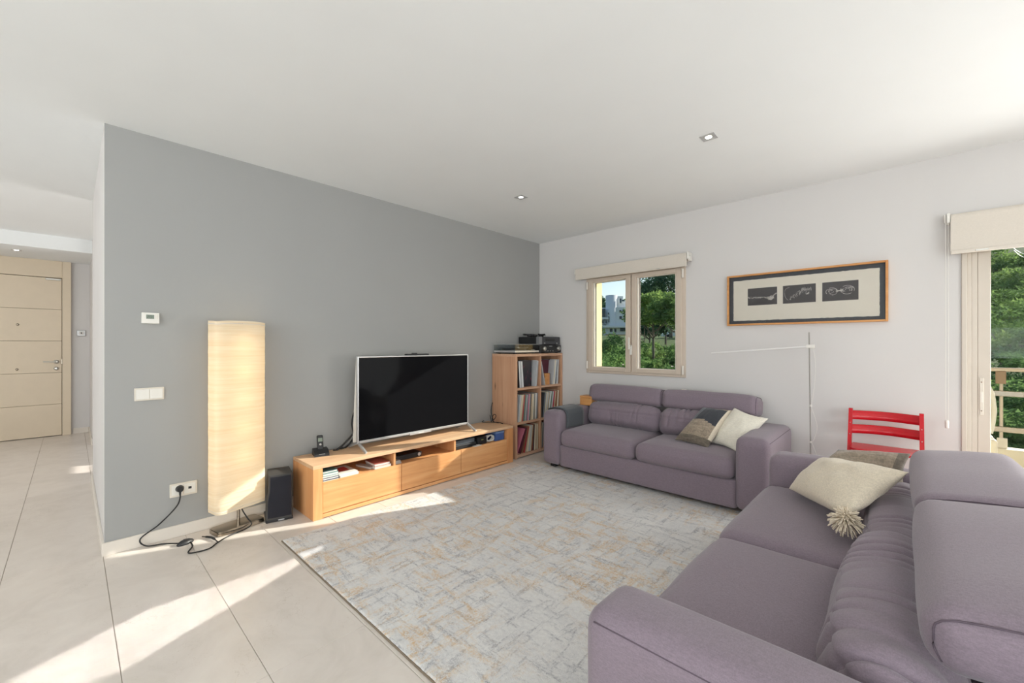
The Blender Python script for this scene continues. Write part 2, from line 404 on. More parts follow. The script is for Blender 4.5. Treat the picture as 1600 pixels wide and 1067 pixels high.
side.box(-8.9, -5.08, 3.3, 3.45, -0.1, 2.75).box(-4.66, -3.70, 3.3, 3.45, -0.1, 2.75).box(-5.08, -4.66, 3.3, 3.45, -0.1, 1.50).box(-5.08, -4.66, 3.3, 3.45, 1.63, 2.75)
struct('wall_side', side, M['white_wall'])
def holed(y0, y1, wx0, wx1, wz0, wz1, dx0, dx1, dz1):
    b = MB()
    b.box(-3.75, wx0, y0, y1, -0.1, 2.8).box(wx0, wx1, y0, y1, -0.1, wz0).box(wx0, wx1, y0, y1, wz1, 2.8)
    b.box(wx1, dx0, y0, y1, -0.1, 2.8).box(dx0, dx1, y0, y1, dz1, 2.8).box(dx1, 3.95, y0, y1, -0.1, 2.8)
    return b
struct('wall_back', holed(YB, 4.42, -2.81, -1.65, 0.985, 2.11, 0.315, 2.7, 2.12), M['white_wall'])
struct('wall_exterior', holed(4.42, 4.62, -2.785, -1.60, 1.0, 2.115, 0.32, 2.7, 2.12).box(-3.9, -3.75, 3.45, 4.62, -6, 3.0), M['cream_render'])
struct('baseboard_left', MB().box(XW, XW + .012, 0.128, YB, 0, 0.08, .002, 1), M['skirting'])
struct('baseboard_back', MB().box(XW + .012, 0.30, YB - .012, YB, 0, 0.08, .002, 1), M['skirting'])
struct('baseboard_hall', MB().box(-5.6, XW - .0003, 0.128, 0.14, 0, 0.08, .002, 1), M['skirting'])
struct('baseboard_hall_end', MB().box(-8.85, -7.69, 0.178, 0.19, 0, 0.08, .002, 1), M['skirting'])
struct('baseboard_entry', MB().box(-8.85, -8.838, 0.02, 0.178, 0, 0.08, .002, 1), M['skirting'])

# entrance door in the hall
d1 = sempty('door_1', (-8.85, -0.56, 0))
fb = MB().box(-8.85, -8.80, -0.088, 0.0, 0, 2.5, .004, 1).box(-8.85, -8.80, -1.12, -1.03, 0, 2.5, .004, 1)
struct('door_frame', fb, M['entry_door'], d1)
struct('transom_panel', MB().box(-8.85, -8.812, -1.03, -0.089, 2.26, 2.5, .003, 1), M['entry_door'], d1)
for k in range(5):
    z0 = 0.008 + k * 0.45; z1 = min(2.253, z0 + 0.447)
    struct('door_panel', MB().box(-8.85, -8.815, -1.027, -0.093, z0, z1, .003, 1), M['entry_door'], d1)
struct('door_gap', MB().box(-8.851, -8.835, -1.03, -0.089, 0, 2.26), M['gasket'], d1)
hb = MB().lathe((-8.815, -0.147, 1.061), [(0.0, .02), (.026, .02), (.028, .0)], 20, axis='X').cyl((-8.80, -0.147, 1.061), (-8.755, -0.147, 1.061), .009).tube([(-8.758, -0.147, 1.061), (-8.755, -0.18, 1.061), (-8.757, -0.27, 1.064)], .009, 8, 0, 4)
struct('door_handle', hb, M['chrome'], d1)
struct('lock_rosette', MB().lathe((-8.815, -0.147, 0.965), [(0.0, .018), (.024, .018), (.026, .0)], 20, axis='X').box(-8.80, -8.785, -.152, -.142, .955, .978), M['chrome'], d1)
struct('peephole', MB().lathe((-8.815, -0.502, 1.58), [(0.0, .008), (.014, .008), (.016, .0)], 16, axis='X'), M['steel'], d1)
struct('lock_cover', MB().lathe((-8.815, -0.508, 0.966), [(0.0, .008), (.014, .008), (.016, .0)], 16, axis='X'), M['steel'], d1)
struct('door_closer', MB().box(-8.815, -8.79, -.25, -.10, 2.222, 2.246, .004, 1), M['chrome'], d1)
struct('latch_plate', MB().box(-8.815, -8.797, -.096, -.088, 1.03, 1.10, .001, 1), M['steel'], d1)

# small casement window
w1 = sempty('window_1', (-2.23, YB, 0.96))
def ring(b, x0, x1, z0, z1, wx, wz, y0, y1, bev=.003):
    b.box(x0, x0 + wx, y0, y1, z0, z1, bev, 1).box(x1 - wx, x1, y0, y1, z0, z1, bev, 1)
    b.box(x0 + wx, x1 - wx, y0, y1, z0, z0 + wz, bev, 1).box(x0 + wx, x1 - wx, y0, y1, z1 - wz, z1, bev, 1); return b
struct('window_frame', ring(MB(), -2.832, -1.632, .963, 2.13, .042, .042, 4.335, 4.40), M['beige_frame'], w1)
for a, b_ in ((-2.797, -2.238), (-2.228, -1.668)):
    sash = struct('sash', ring(MB(), a, b_, .992, 2.10, .058, .046, 4.322, 4.388), M['beige_frame'], w1)
    struct('glazing_bead', ring(MB(), a + .056, b_ - .056, 1.030, 2.060, .020, .011, 4.345, 4.395), M['bead'], sash)
    struct('gasket', ring(MB(), a + .074, b_ - .074, 1.037, 2.054, .008, .007, 4.37, 4.378, 0), M['gasket'], sash)
    struct('glass', MB().box(a + .07, b_ - .07, 4.372, 4.377, 1.035, 2.056), M['glass'], sash)
    sx = b_ - .13 if a > -2.5 else b_ - .13
    struct('glass_sticker', MB().box(sx, sx + .025, 4.3702, 4.3712, 1.07, 1.08), M['white_plastic'], sash)
hb = MB().box(-2.243, -2.217, 4.304, 4.322, 1.19, 1.30, .004, 2).cyl((-2.23, 4.304, 1.27), (-2.23, 4.27, 1.27), .009).box(-2.239, -2.221, 4.262, 4.276, 1.25, 1.385, .004, 2)
struct('window_handle', hb, M['white_plastic'], w1)
for hx, hz in ((-2.81, 1.06), (-2.81, 2.02), (-1.655, 1.04), (-1.655, 2.04)):
    struct('hinge', MB().cyl((hx, 4.318, hz - .045), (hx, 4.318, hz + .045), .011, None, 10), M['bead'], w1)
struct('window_sill', MB().box(-2.785, -1.60, 4.40, 4.66, .985, 1.005, .003, 1), M['cream_render'], w1)

# sliding terrace door
d2 = sempty('door_2', (0.3, YB, 0))
struct('door_frame', MB().box(0.300, 0.328, 4.335, 4.42, 0, 2.12, .003, 1).box(.328, 2.7, 4.36, 4.42, 2.08, 2.12).box(.328, 2.7, 4.36, 4.44, 0, .02), M['beige_door'], d2)
st = struct('door_stile', MB().box(0.329, 0.349, 4.352, 4.40, .02, 2.08, .002, 1).box(0.350, 0.378, 4.362, 4.40, .02, 2.08, .002, 1).box(0.379, 0.441, 4.366, 4.405, .02, 2.08, .003, 1), M['beige_door'], d2)
struct('pull_plate', MB().box(.388, .408, 4.360, 4.367, .81, 1.07, .003, 2), M['cream_plastic'], st)
struct('finger_recess', MB().box(.390, .403, 4.357, 4.361, .90, .975, .001, 1), M['bead'], st)
struct('screw', MB().lathe((.398, 4.3605, 1.04), [(0, -.002), (.005, -.001), (.006, .002)], 8, axis='Y').lathe((.398, 4.3605, .84), [(0, -.002), (.005, -.001), (.006, .002)], 8, axis='Y'), M['steel'], st)
struct('glass', MB().box(.441, 1.45, 4.378, 4.386, .08, 2.08), glass('terrace_door_glass', (0.97, .985, .98, 1), .006, .12), d2)
struct('door_rail', MB().box(.441, 1.5, 4.366, 4.40, .02, .08, .002, 1).box(1.45, 1.53, 4.366, 4.40, .02, 2.08, .002, 1), M['beige_door'], d2)

# ------------------------------------------------------------------ outside: terrace, hillside, trees, building
struct('floor_terrace', MB().box(-0.4, 6.0, 4.62, 7.18, -0.3, -0.05).box(-0.4, 6, 7.18, 7.36, -0.6, 0.13, .006, 1), M['terrace'])
struct('roof_sun_blocker', MB().box(0.1, 6.5, 4.6, 7.75, 2.56, 2.8), M['cream_render'])  # unseen deep roof added to keep the sun off the terrace door
rl = thing('terrace_railing', 'pale metal terrace railing with clamped glass panels', 'railing', (0.81, 7.26, 0.13))
obj('handrail', MB().cyl((-.6, 7.26, 1.02), (3.5, 7.26, 1.02), .022, None, 12), M['beige_frame'], rl)
for px in (0.81, 2.3):
    pb = obj('post', MB().cyl((px, 7.26, .13), (px, 7.26, 1.0), .014, None, 10), M['beige_frame'], rl)
    obj('post_bracket', MB().box(px - .045, px + .035, 7.235, 7.25, .86, 1.0, .004, 1), M['gate_bronze'], pb)
    obj('post_bracket', MB().box(px - .035, px + .045, 7.235, 7.25, .13, .245, .004, 1), M['cream_plastic'], pb)
    for z in (.75, .345):
        obj('clamp_arm', MB().box(px - .30, px + .30, 7.225, 7.24, z - .03, z + .03, .004, 1).box(px + .2, px + .31, 7.21, 7.25, z - .022, z + .022, .006, 1), M['steel'], pb)
for x0, x1 in ((-.5, .55), (1.05, 2.0)):
    obj('glass_panel', MB().box(x0, x1, 7.242, 7.252, .2, .87, .002, 1), M['rail_glass'], rl)
oc = thing('garden_chair', 'cream plastic garden chair half hidden behind the sliding door', 'chair', (.40, 6.1, -.05))
oc_ = lambda mb: mb
def bk(u, v):
    zz = .42 + .53 * v; x = .40 + (u - .5) * (.46 + .06 * math.sin(math.pi * min(1, v * 1.1)) - .10 * max(0, v - .85) / .15)
    return Vector((x, 6.28 + .10 * v + .02 * math.cos((u - .5) * 3), zz))
obj('backrest', MB().grid(bk, 12, 12).grid(lambda u, v: bk(u, v) + Vector((0, .025, 0)), 12, 12, flip=True), M['cream_plastic'], oc)
obj('back_rim', MB().tube([bk(0, v / 8) for v in range(9)] + [bk(u / 6, 1) for u in range(1, 6)] + [bk(1, 1 - v / 8) for v in range(9)], .018, 8, 0, 2), M['white_plastic'], oc)
obj('seat', MB().box(.17, .63, 5.86, 6.32, .38, .42, .015, 2), M['cream_plastic'], oc)
for sx, sy in ((.19, 5.88), (.61, 5.88), (.19, 6.30), (.61, 6.30)):
    obj('leg', MB().cyl((sx, sy, -.05), (sx, sy, .40), .022, .026, 10), M['cream_plastic'], oc)

def world(px, depth):                 # a spot at a given bearing (in picture columns of a 1600 wide frame) and depth from the camera
    xc = (px - 800) / 649 * depth
    return Vector((-.6858 * depth + .7278 * xc, .7278 * depth + .6858 * xc, 0))
def ground(d, xc):
    z = -7.0 + 9.2 * min(1, max(0, (d - 14) / 46)) ** 0.9 + 1.0 * min(1, max(0, (d - 60) / 30)) + 9 * max(0, (d - 125) / 60)
    s = min(1, max(0, (xc / d - 0.62) / 0.4)); s = s * s * (3 - 2 * s)
    return z + s * (3.5 + 0.13 * max(0, d - 14) + 0.35 * max(0, d - 52) * (1 if d < 125 else .45))
def hill(u, v):
    d = 7.5 + 230 * (v ** 1.8); px = -1500 + 4600 * u
    xc = (px - 800) / 649 * d
    p = world(px, d); p.z = ground(d, xc) + 0.6 * noise.noise(p * 0.15); return p
struct('hill', MB().grid(hill, 90, 70), M['earth'])
rnd = random.Random(11)
def crown_mesh(mb, c, rx, rz, nclump, nleaf, size, flat=1.0, rr=rnd):
    for k in range(nclump):
        while True:
            q = Vector((rr.uniform(-1, 1), rr.uniform(-1, 1), rr.uniform(-.45, 1)))
            if 0.45 < q.length < 1: break
        q = Vector((q.x * rx, q.y * rx, q.z * rz * flat)); cc = c + q; cr = rx * rr.uniform(.16, .30)
        for _ in range(nleaf):
            n = Vector((rr.gauss(0, 1), rr.gauss(0, 1), rr.gauss(0, 1))); n.normalize()
            p = cc + Vector((n.x * cr, n.y * cr, n.z * cr * .6)) * rr.uniform(.55, 1)
            t = Vector((rr.gauss(0, 1), rr.gauss(0, 1), rr.gauss(0, .6))); t.normalize(); s = size * rr.uniform(.6, 1.3)
            b = n.cross(t); b = b.normalized() if b.length > 1e-3 else Vector((1, 0, 0))
            mb.add([p - b * s * .35, p + b * s * .35, p + t * s + n * s * .25], [[0, 1, 2]], 0)
def tree(px, depth, top_z, rx, label, mat='pine', rz=None, group='pines on the hillside', size=None, dens=1.0, trunk=True, name='pine_tree'):
    xc = (px - 800) / 649 * depth; p = world(px, depth); gz = ground(depth, xc) - .3
    rz = rz or rx * .55
    t = thing(name, label, 'tree' if name != 'shrub' else 'shrub', (p.x, p.y, gz), group)
    c = Vector((p.x, p.y, top_z - rz)); mb = MB(); size = size or max(.12, depth * .0065)
    crown_mesh(mb, c, rx, rz, int(46 * dens), int(75 * dens), size)
    obj('crown', mb, M[mat], t)
    if trunk:
        lean = rnd.uniform(-.4, .4); tb = MB()
        tb.tube([Vector((p.x, p.y, gz)), Vector((p.x + lean * .3, p.y, gz + (c.z - gz) * .5)), Vector((p.x + lean * .5, p.y, c.z))], .16, 8, 0, 3, rs=[rx * .055, rx * .045, rx * .035])
        for k in range(6):
            a = k * 1.05 + rnd.random(); h = gz + (c.z - gz) * rnd.uniform(.55, .95)
            tb.tube([Vector((p.x + lean * .35, p.y, h)), Vector((p.x + rx * .4 * math.cos(a), p.y + rx * .4 * math.sin(a), h + rz * .4)), Vector((p.x + rx * .75 * math.cos(a), p.y + rx * .75 * math.sin(a), c.z + rz * .2))], .04, 6, 0, 3, rs=[rx * .022, rx * .016, rx * .01])
        obj('trunk', tb, M['bark'], t)
    return t
zt = lambda y, d: 1.3 + (539 - y) / 649 * d
# seen through the small window
SHW = ['green shrub below the white building, leftmost in the left pane', 'green shrub below the tower of the white building', 'tall green shrub below the ochre wall in the left pane', 'rounded shrub right of centre in the left pane',
       'low shrub in front, lower middle of the left pane', 'low shrub in front at the lower left of the left pane', 'shrub just behind the window handle', 'shrub beside the middle stile in the right pane',
       'shrub under the nearest pine trunk in the right pane', 'wide shrub below the parked car', 'shrub below the car, beside the right sash stile', 'shrub behind the right edge of the window frame',
       'nearest low shrub in the middle of the right pane', 'nearest low shrub at the middle stile of the window', 'nearest low shrub beside the cream reveal', 'nearest low shrub at the lower right window corner']
SHT = ['shrub just below the handrail beside the sliding door', 'shrub just below the handrail behind the railing post', 'shrub just below the handrail at the picture edge', 'middle shrub behind the upper clamp arm', 'middle shrub between post and glass panel',
       'middle shrub behind the railing glass', 'low shrub behind the foot of the railing post', 'low shrub behind the lower edge of the railing glass', 'low shrub behind the garden chair', 'low shrub beyond the railing outside the picture edge']
tree(1022, 34, zt(457, 34), 2.3, 'bright green pine filling the middle of the small window', 'pine', 1.7, dens=1.5)
tree(1058, 31, zt(460, 31), 1.9, 'sunlit yellow-green pine beside the right stile of the small window', 'pine', 1.3, dens=1.2)
tree(1005, 38, zt(474, 38), 1.0, 'green pine next to the middle stile in the right pane', 'pine', 1.3, dens=1.2)
tree(1048, 62, zt(420, 62), 5.0, 'tall dark pine rising against the sky in the small window', 'pine_dark', 2.6, dens=1.2)
tree(1009, 64, zt(445, 64), 1.3, 'dark low pine tuft standing apart against the sky', 'pine_dark', .8, dens=.6)
tree(938, 128, zt(466, 128), 5.0, 'dark pine beside the white building tower', 'pine_dark', 3.0)
tree(990, 70, zt(484, 70), 1.0, 'pine overlapping the end of the white building', 'pine', 2.4)
for i, (px, d, y, rx) in enumerate(((930, 34, 528, 2.0), (946, 36, 527, 2.0), (961, 38, 524, 2.2), (977, 36, 527, 2.0), (968, 25, 545, 1.7), (948, 23, 550, 1.6), (988, 29, 532, 1.6),
                                     (1003, 33, 537, 1.8), (1018, 36, 537, 1.8), (1036, 38, 537, 2.0), (1054, 36, 538, 2.0), (1068, 30, 540, 1.6), (1030, 18, 562, 1.1), (1000, 18, 562, 1.1), (930, 17, 560, 1.2), (1055, 17, 566, 1.0))):
    tree(px, d, zt(y, d), rx, SHW[i], 'bush', rx * 1.1, 'shrubs below the window', trunk=False, name='shrub', dens=.85)
tree(1014, 46, zt(480, 46), 2.0, 'shaded pine behind the bright one, at the middle stile side', 'pine_dark', 2.0, dens=1.1)
tree(1040, 52, zt(476, 52), 2.4, 'shaded pine behind the two bright pines in the right pane', 'pine', 1.9, dens=1.1)
# seen through the terrace door
for i, (px, d, y, rx, lab) in enumerate(((1560, 52, 392, 4.2, 'light green pine high on the hillside, topmost in the terrace door'), (1590, 50, 398, 4.0, 'bright pine high on the hillside by the electric wires'),
        (1562, 42, 425, 3.4, 'green pine in the second row up the hillside'), (1597, 40, 428, 3.4, 'broad pine in the second row beside the frame edge'),
        (1575, 33, 452, 3.2, 'wide sunlit pine in the middle of the hillside'), (1548, 30, 470, 2.6, 'pine beside the sliding door stile'), (1606, 30, 470, 2.8, 'pine crown at the edge of the terrace view'),
        (1568, 22, 486, 2.3, 'nearest round pine with bare trunk above the handrail'), (1602, 21, 510, 1.9, 'pine crown just above the handrail'))):
    tree(px, d, zt(y, d), rx, lab, 'pine', rx * .62, dens=1.15)
for i, (px, d, y, rx) in enumerate(((1552, 20, 545, 1.8), (1575, 18, 548, 1.5), (1600, 19, 556, 1.7), (1560, 15, 590, 1.3), (1585, 14.5, 585, 1.3), (1605, 14, 600, 1.2), (1570, 12.5, 625, 1.0), (1592, 12, 640, 1.0), (1555, 12, 640, 1.0), (1615, 12, 630, 1.0))):
    tree(px, d, zt(y, d), rx, SHT[i], 'bush', rx * 1.2, 'shrubs behind the railing', trunk=False, name='shrub', dens=.85)
rest = MB(); rw = random.Random(31)        # the pine wood goes on over the rest of the slope
for k in range(46):
    px = rw.choice((rw.uniform(1110, 1500), rw.uniform(1660, 2300), rw.uniform(560, 900))); d = rw.uniform(26, 75)
    if px > 1660: d *= .6
    xc = (px - 800) / 649 * d; p = world(px, d); gz = ground(d, xc); rx = rw.uniform(2.2, 4.0); hgt = rw.uniform(3.5, 6.5)
    if px > 1500: hgt = min(hgt, 4.0)
    crown_mesh(rest, Vector((p.x, p.y, gz + hgt - rx * .5)), rx, rx * .6, 26, 40, .34, rr=rw)
    rest.cyl((p.x, p.y, gz - .3), (p.x, p.y, gz + hgt - rx * .6), .16, .10, 7, mat=1)
wd_ = obj('pine_wood', rest, [M['pine'], M['bark']], None, tuple(world(1300, 45))); wd_['kind'] = 'stuff'; wd_['label'] = 'pine wood covering the rest of the hillside'; wd_['category'] = 'trees'
wires = MB()
for k in range(2):
    wires.tube([world(1584, 30) + Vector((0, 0, zt(388 + k * 3, 30))), world(1600, 29) + Vector((0, 0, zt(397 + k * 5, 29))), world(1640, 26) + Vector((0, 0, zt(404 + k * 5, 26)))], .012, 5, 0, 4)
tag(obj('overhead_wire', wires, M['white_metal'], None, tuple(world(1590, 30))), 'pale overhead wires crossing above the hillside pines', 'wire')
# white building up the road
A = R(43.3)
def bl(px, d, h=0.0):
    p = world(px, d); p.z = h; return p
bo = world(966, 112); BM = Matrix.Translation(bo) @ Matrix.Rotation(A, 4, 'Z')
bld = thing('apartment_building', 'white terraced apartment building with a round tower beyond the trees', 'building', (bo.x, bo.y, 3.0))
u = 112 / 649
def bx(x0, x1, y0, y1, dy0, dy1, mat, name, parent=None, bev=0):
    m = MB().box((x0 - 966) * u, (x1 - 966) * u, dy0, dy1, zt(y1, 112), zt(y0, 112), bev, 1, M=BM); return obj(name, m, mat, parent or bld)
wl = bx(960, 1000, 480, 524, 0, 9, M['render_white'], 'wall')
obj('tower', MB().lathe(BM @ Vector(((957 - 966) * u, 1.2, 0)), [(1.55, zt(522, 112)), (1.55, zt(461, 112)), (1.35, zt(461, 112)), (1.35, zt(462, 112)), (0, zt(462, 112))], 20), M['render_white'], bld)
bx(964, 975, 462, 482, 1, 8, M['render_white'], 'upper_wall'); bx(968, 1000, 467, 481, 3, 9, M['render_white'], 'penthouse_wall')
bx(938, 951, 480, 524, 1.5, 9, M['render_white'], 'wing_wall'); bx(938, 1003, 509, 512, -1.6, 1, M['render_white'], 'balcony_slab')
bx(938, 950, 496, 499, -.6, 2, M['render_white'], 'balcony_slab')
for a, b_, c, d in ((967, 971, 484, 488.5), (972, 978, 483, 488), (967, 972, 493.5, 499), (977, 983, 493, 498), (968, 971, 466, 474), (971, 976, 468, 471), (984, 990, 485, 489)):
    f = bx(a, b_, c, d, -.12, .3, M['render_white'], 'window'); bx(a + .5, b_ - .5, c + .5, d - .5, -.15, .0, M['dark_pane'], 'pane', f)
for a, b_, c, d in ((939, 946, 482, 496), (939.5, 943, 500, 506), (945, 948, 500, 506), (949.5, 952, 494, 504), (949, 951.5, 488, 492), (952, 957, 513, 519), (959, 963, 513, 519), (968, 977, 511.5, 518), (980, 985, 512, 518), (986, 999, 512, 518)):
    f = bx(a, b_, c, d, -.3, 1.6, M['render_white'], 'window'); bx(a + .4, b_ - .4, c + .4, d - .4, -.34, .0, M['dark_pane'], 'pane', f)
struct('wall_road', MB().box((936 - 966) * u, (1075 - 966) * u, -9, -8.6, zt(533, 103), zt(522.5, 103), M=BM), M['stone_wall'])
struct('road', MB().box((930 - 966) * u, (1120 - 966) * u, -22, -14, zt(530, 95) - .4, zt(528.5, 95), M=BM), M['road'])
# parked car
co = world(1052, 80); cz = zt(527.5, 80); KM = Matrix.Translation(Vector((co.x, co.y, cz))) @ Matrix.Rotation(A, 4, 'Z')
car = thing('car', 'white parked car on the road behind the pine trunks', 'car', (co.x, co.y, cz))
prof = [(-2.1, .25), (-2.12, .7), (-1.75, .88), (-1.0, .95), (-.45, 1.38), (.75, 1.42), (1.5, .98), (2.05, .85), (2.12, .3)]
cb = MB().prism([(a, b_) for a, b_ in prof], -.8, .8, 0, KM @ Matrix.Rotation(R(90), 4, 'X'))
obj('body', cb, M['car_white'], car)
obj('side_window', MB().prism([(-.85, .97), (-.38, 1.30), (.68, 1.33), (1.2, .99)], .79, .82, 0, KM @ Matrix.Rotation(R(90), 4, 'X')), M['dark_pane'], car)
for wx in (-1.3, 1.3):
    obj('wheel', MB().cyl(KM @ Vector((wx, -.86, .3)), KM @ Vector((wx, -.6, .3)), .31, None, 18), M['black_plastic'], car)
# ------------------------------------------------------------------ sofas
def soft(x0, x1, y0, y1, z0, z1, r=.04, n=(24, 18, 8), top=0.0, bot=0.0, front=0.0, side=0.0, disp=None):
    """a closed padded block: rounded edges, crowned faces, optional folds"""
    c = Vector(((x0 + x1) / 2, (y0 + y1) / 2, (z0 + z1) / 2)); h = Vector(((x1 - x0) / 2, (y1 - y0) / 2, (z1 - z0) / 2))
    r = min(r, h.x * .98, h.y * .98, h.z * .98)
    def pos(p):
        q = Vector([max(-h[i] + r, min(h[i] - r, p[i])) for i in range(3)]); d = p - q
        nrm = d.normalized() if d.length > 1e-9 else Vector((0, 0, 0)); o = q + nrm * r
        fx = max(0, 1 - (o.x / h.x) ** 4); fy = max(0, 1 - (o.y / h.y) ** 4); fz = max(0, 1 - (o.z / h.z) ** 4)
        o.z += nrm.z * (top if nrm.z > 0 else bot) * fx * fy
        o.y += nrm.y * (front if nrm.y < 0 else front * .5) * fx * fz
        o.x += nrm.x * side * fy * fz
        if disp: o += disp(o, nrm, h)
        return o + c
    m = MB()
    def cs(k, t):                                             # denser towards the rim, where it is rounded
        n_ = n[k]; return -h[k] + 2 * h[k] * (t - 0.10 * math.sin(2 * math.pi * t) * (1 if True else 0))
    def face(ax, sgn):
        a, b = [(1, 2), (2, 0), (0, 1)][ax]
        def f(u, v):
            p = Vector((0, 0, 0)); p[ax] = sgn * h[ax]; p[a] = cs(a, u); p[b] = cs(b, v); return pos(p)
        m.grid(f, n[a], n[b], flip=(sgn < 0))
    for ax in range(3):
        face(ax, 1); face(ax, -1)
    return m
def xf(mb, loc, rot):
    T = Matrix.Translation(Vector(loc)) @ Matrix.Rotation(rot, 4, 'Z')
    return mb.map(lambda p: T @ p)
def tilt(mb, piv, ang):                       # lean about an axis along the sofa's width
    T = Matrix.Translation(Vector(piv)) @ Matrix.Rotation(ang, 4, 'X') @ Matrix.Translation(-Vector(piv))
    return mb.map(lambda p: T @ p)
def folds(seed, amp, freq, ydir=0.6):
    def f(o, nrm, h):
        s = noise.noise(Vector((o.x * 2.3 + seed, o.y * 1.5, o.z * 2.5))) * 3.2
        t = o.x * freq + s * 1.6 + noise.noise(Vector((o.x * 9 + seed, seed, o.z * 4))) * 2.4
        k = (1 - abs(math.sin(t))) ** 1.8
        m_ = max(.08, min(1.2, .45 + 1.5 * noise.noise(Vector((o.x * 5 + seed, o.z * 6, 1.7)))))
        gro = math.exp(-((o.z - h.z * .25) / .007) ** 2) * .5 if nrm.y < -.3 else 0
        big = .010 * noise.noise(Vector((o.x * 4 + seed, o.z * 4, 7)))
        return -nrm * (amp * (k * m_ + gro) + big)
    return f
def seat_folds(seed, amp):
    def f(o, nrm, h):
        a = noise.noise(Vector((o.x * 3 + seed, o.y * 4, 0))) * .004
        fr = max(0, 1 - (o.y + h.y) / .22)
        t = o.y * 70 + noise.noise(Vector((o.x * 4 + seed, o.y * 3, 0))) * 5
        return nrm * (a - amp * fr * (1 - abs(math.sin(t))) ** 3 * max(0, noise.noise(Vector((o.x * 5, seed, o.y * 3))) + .3))
    return f
def sofa(name, label, loc, rot, W, D, aw, arm_h, heads, bol, seat_z, split=None, seat_amp=0.0):
    t = thing(name, label, 'sofa', loc, 'two matching mauve sofas')
    P = lambda nm, mb, mat, par=None, lab=None: obj(nm, xf(mb, loc, rot), mat, par or t, None, lab, weld=1e-5)
    def armdisp(o, nrm, h): return nrm * .003 * noise.noise(o * 5)
    P('base', soft(aw - .01, W - aw + .01, .012, D - .02, .05, .27, .02, (20, 8, 6)), M['sofa'])
    P('back_frame', soft(aw - .01, W - aw + .01, D - .16, D, .06, .58, .04, (20, 6, 10)), M['sofa'])
    for k, x in enumerate((0, W - aw)):
        a = P('arm', soft(x, x + aw, 0, D, .05, arm_h, .055, (12, 24, 14), top=.012, front=.004, disp=armdisp), M['sofa'])
        xs = x + .0075 if k == 0 else x + aw - .0075
        P('seam', MB().tube([(xs, .055, arm_h - .0275), (xs, .12, arm_h - .0265), (xs, D - .05, arm_h - .0265)], .0018, 6, 0, 6), M['seam'], a)
    mid = split or W / 2
    for k, (x0, x1) in enumerate(((aw + .004, mid - .003), (mid + .003, W - aw - .004))):
        P('seat_cushion', soft(x0, x1, -.012, D - .18, .262, seat_z, .06, (40, 44, 10), top=.022, front=.014, side=.002, disp=seat_folds(k * 3.1 + rot, seat_amp)), M['sofa'])
    for k, (x0, x1) in enumerate(((aw + .012, mid - .006), (mid + .006, W - aw - .012))):
        y0, y1, z0, z1, ang = bol
        if rot and k == 0: y0 += .035; z1 -= .045
        b = soft(x0, x1, y0, y1, z0, z1, .085, (170, 16, 44), top=.01, front=.045, side=.012, disp=folds(k * 5.3 + rot * 2, .013, 38))
        P('back_cushion', tilt(b, (0, y0, z0), ang), M['sofa'])
        y0, y1, z0, z1, ang, ex = heads
        hx0, hx1 = (x0 + ex, x1 + .004) if k == 0 else (x0 - .004, x1 - ex)
        def hd(o, nrm, h): return nrm * .005 * noise.noise(o * 4 + Vector((k, 0, 0)))
        hm = P('headrest', tilt(soft(hx0, hx1, y0, y1, z0, z1, .05, (34, 20, 12), top=.016, front=.012, side=.010, disp=hd), (0, (y0 + y1) / 2, z0), ang), M['sofa'])
        for sx, sg in ((hx0, -1), (hx1, 1)):
            q = [(y0 + .02, z0 + .03), (y0 + .012, z1 - .06), (y0 + .05, z1 - .012), (y1 - .05, z1 - .012), (y1 - .012, z1 - .05), (y1 - .012, z0 + .04)]
            P('seam', tilt(MB().tube([(sx - sg * .008, a_, b_) for a_, b_ in q], .002, 6, 0, 5), (0, (y0 + y1) / 2, z0), ang), M['seam'], hm)
    for fx, fy in ((.10, .09), (W - .10, .09), (.10, D - .1), (W - .10, D - .1)):
        P('foot', MB().box(fx - .03, fx + .03, fy - .03, fy + .03, .012 if name == 'x' else .016, .055, .003, 1), M['black_plastic'])
    return t
sofa('sofa', 'mauve two-seat sofa under the window against the back wall', (-2.805, 3.44, 0), 0, 2.105, .845, .232, .605,
     heads=(.555, .80, .665, .845, R(-9), -.03), bol=(.46, .66, .44, .70, R(-12)), seat_z=.425, seat_amp=.004)
sofa('sofa', 'mauve sofa with its back to the terrace, standing in front of the red chair', (-.622, 3.225, 0), R(-90), 2.30, 1.005, .215, .607,
     heads=(.66, 1.005, .655, .785, R(6), .03), bol=(.47, .67, .42, .67, R(-18)), seat_z=.435, split=1.165, seat_amp=.009)
# grey strap on the sofa's arm, wooden box, small white disc on the headrest
ac = MB()
def strap(u, v):
    s = v * 1.0; y = 3.55 + .32 * u; x0, x1, zt_ = -2.805, -2.573, .605
    path = [(x1 + .008, .43), (x1 + .010, .50), (x1 + .008, .575), (x1 - .012, .612), (x1 - .06, .627), ((x0 + x1) / 2, .631), (x0 + .06, .627), (x0 + .012, .612), (x0 - .008, .575), (x0 - .010, .50), (x0 - .008, .44)]
    k = s * (len(path) - 1); i = min(int(k), len(path) - 2); f = k - i
    return Vector((path[i][0] * (1 - f) + path[i + 1][0] * f, y, path[i][1] * (1 - f) + path[i + 1][1] * f))
ac.grid(strap, 8, 40)
o = obj('arm_cover', ac, M['sofa_dark'], None, (-2.69, 3.71, .43)); tag(o, 'dark grey felt strap draped over the sofa arm beside the record shelf', 'arm cover')
md = o.modifiers.new('thick', 'SOLIDIFY'); md.thickness = .006; md.offset = 1
bxw = thing('wooden_box', 'small orange wooden box on the sofa arm under the window', 'box', (-2.62, 4.06, .617))
obj('body', MB().box(-2.70, -2.545, 4.0, 4.13, .617, .70, .004, 2), M['box_wood'], bxw)
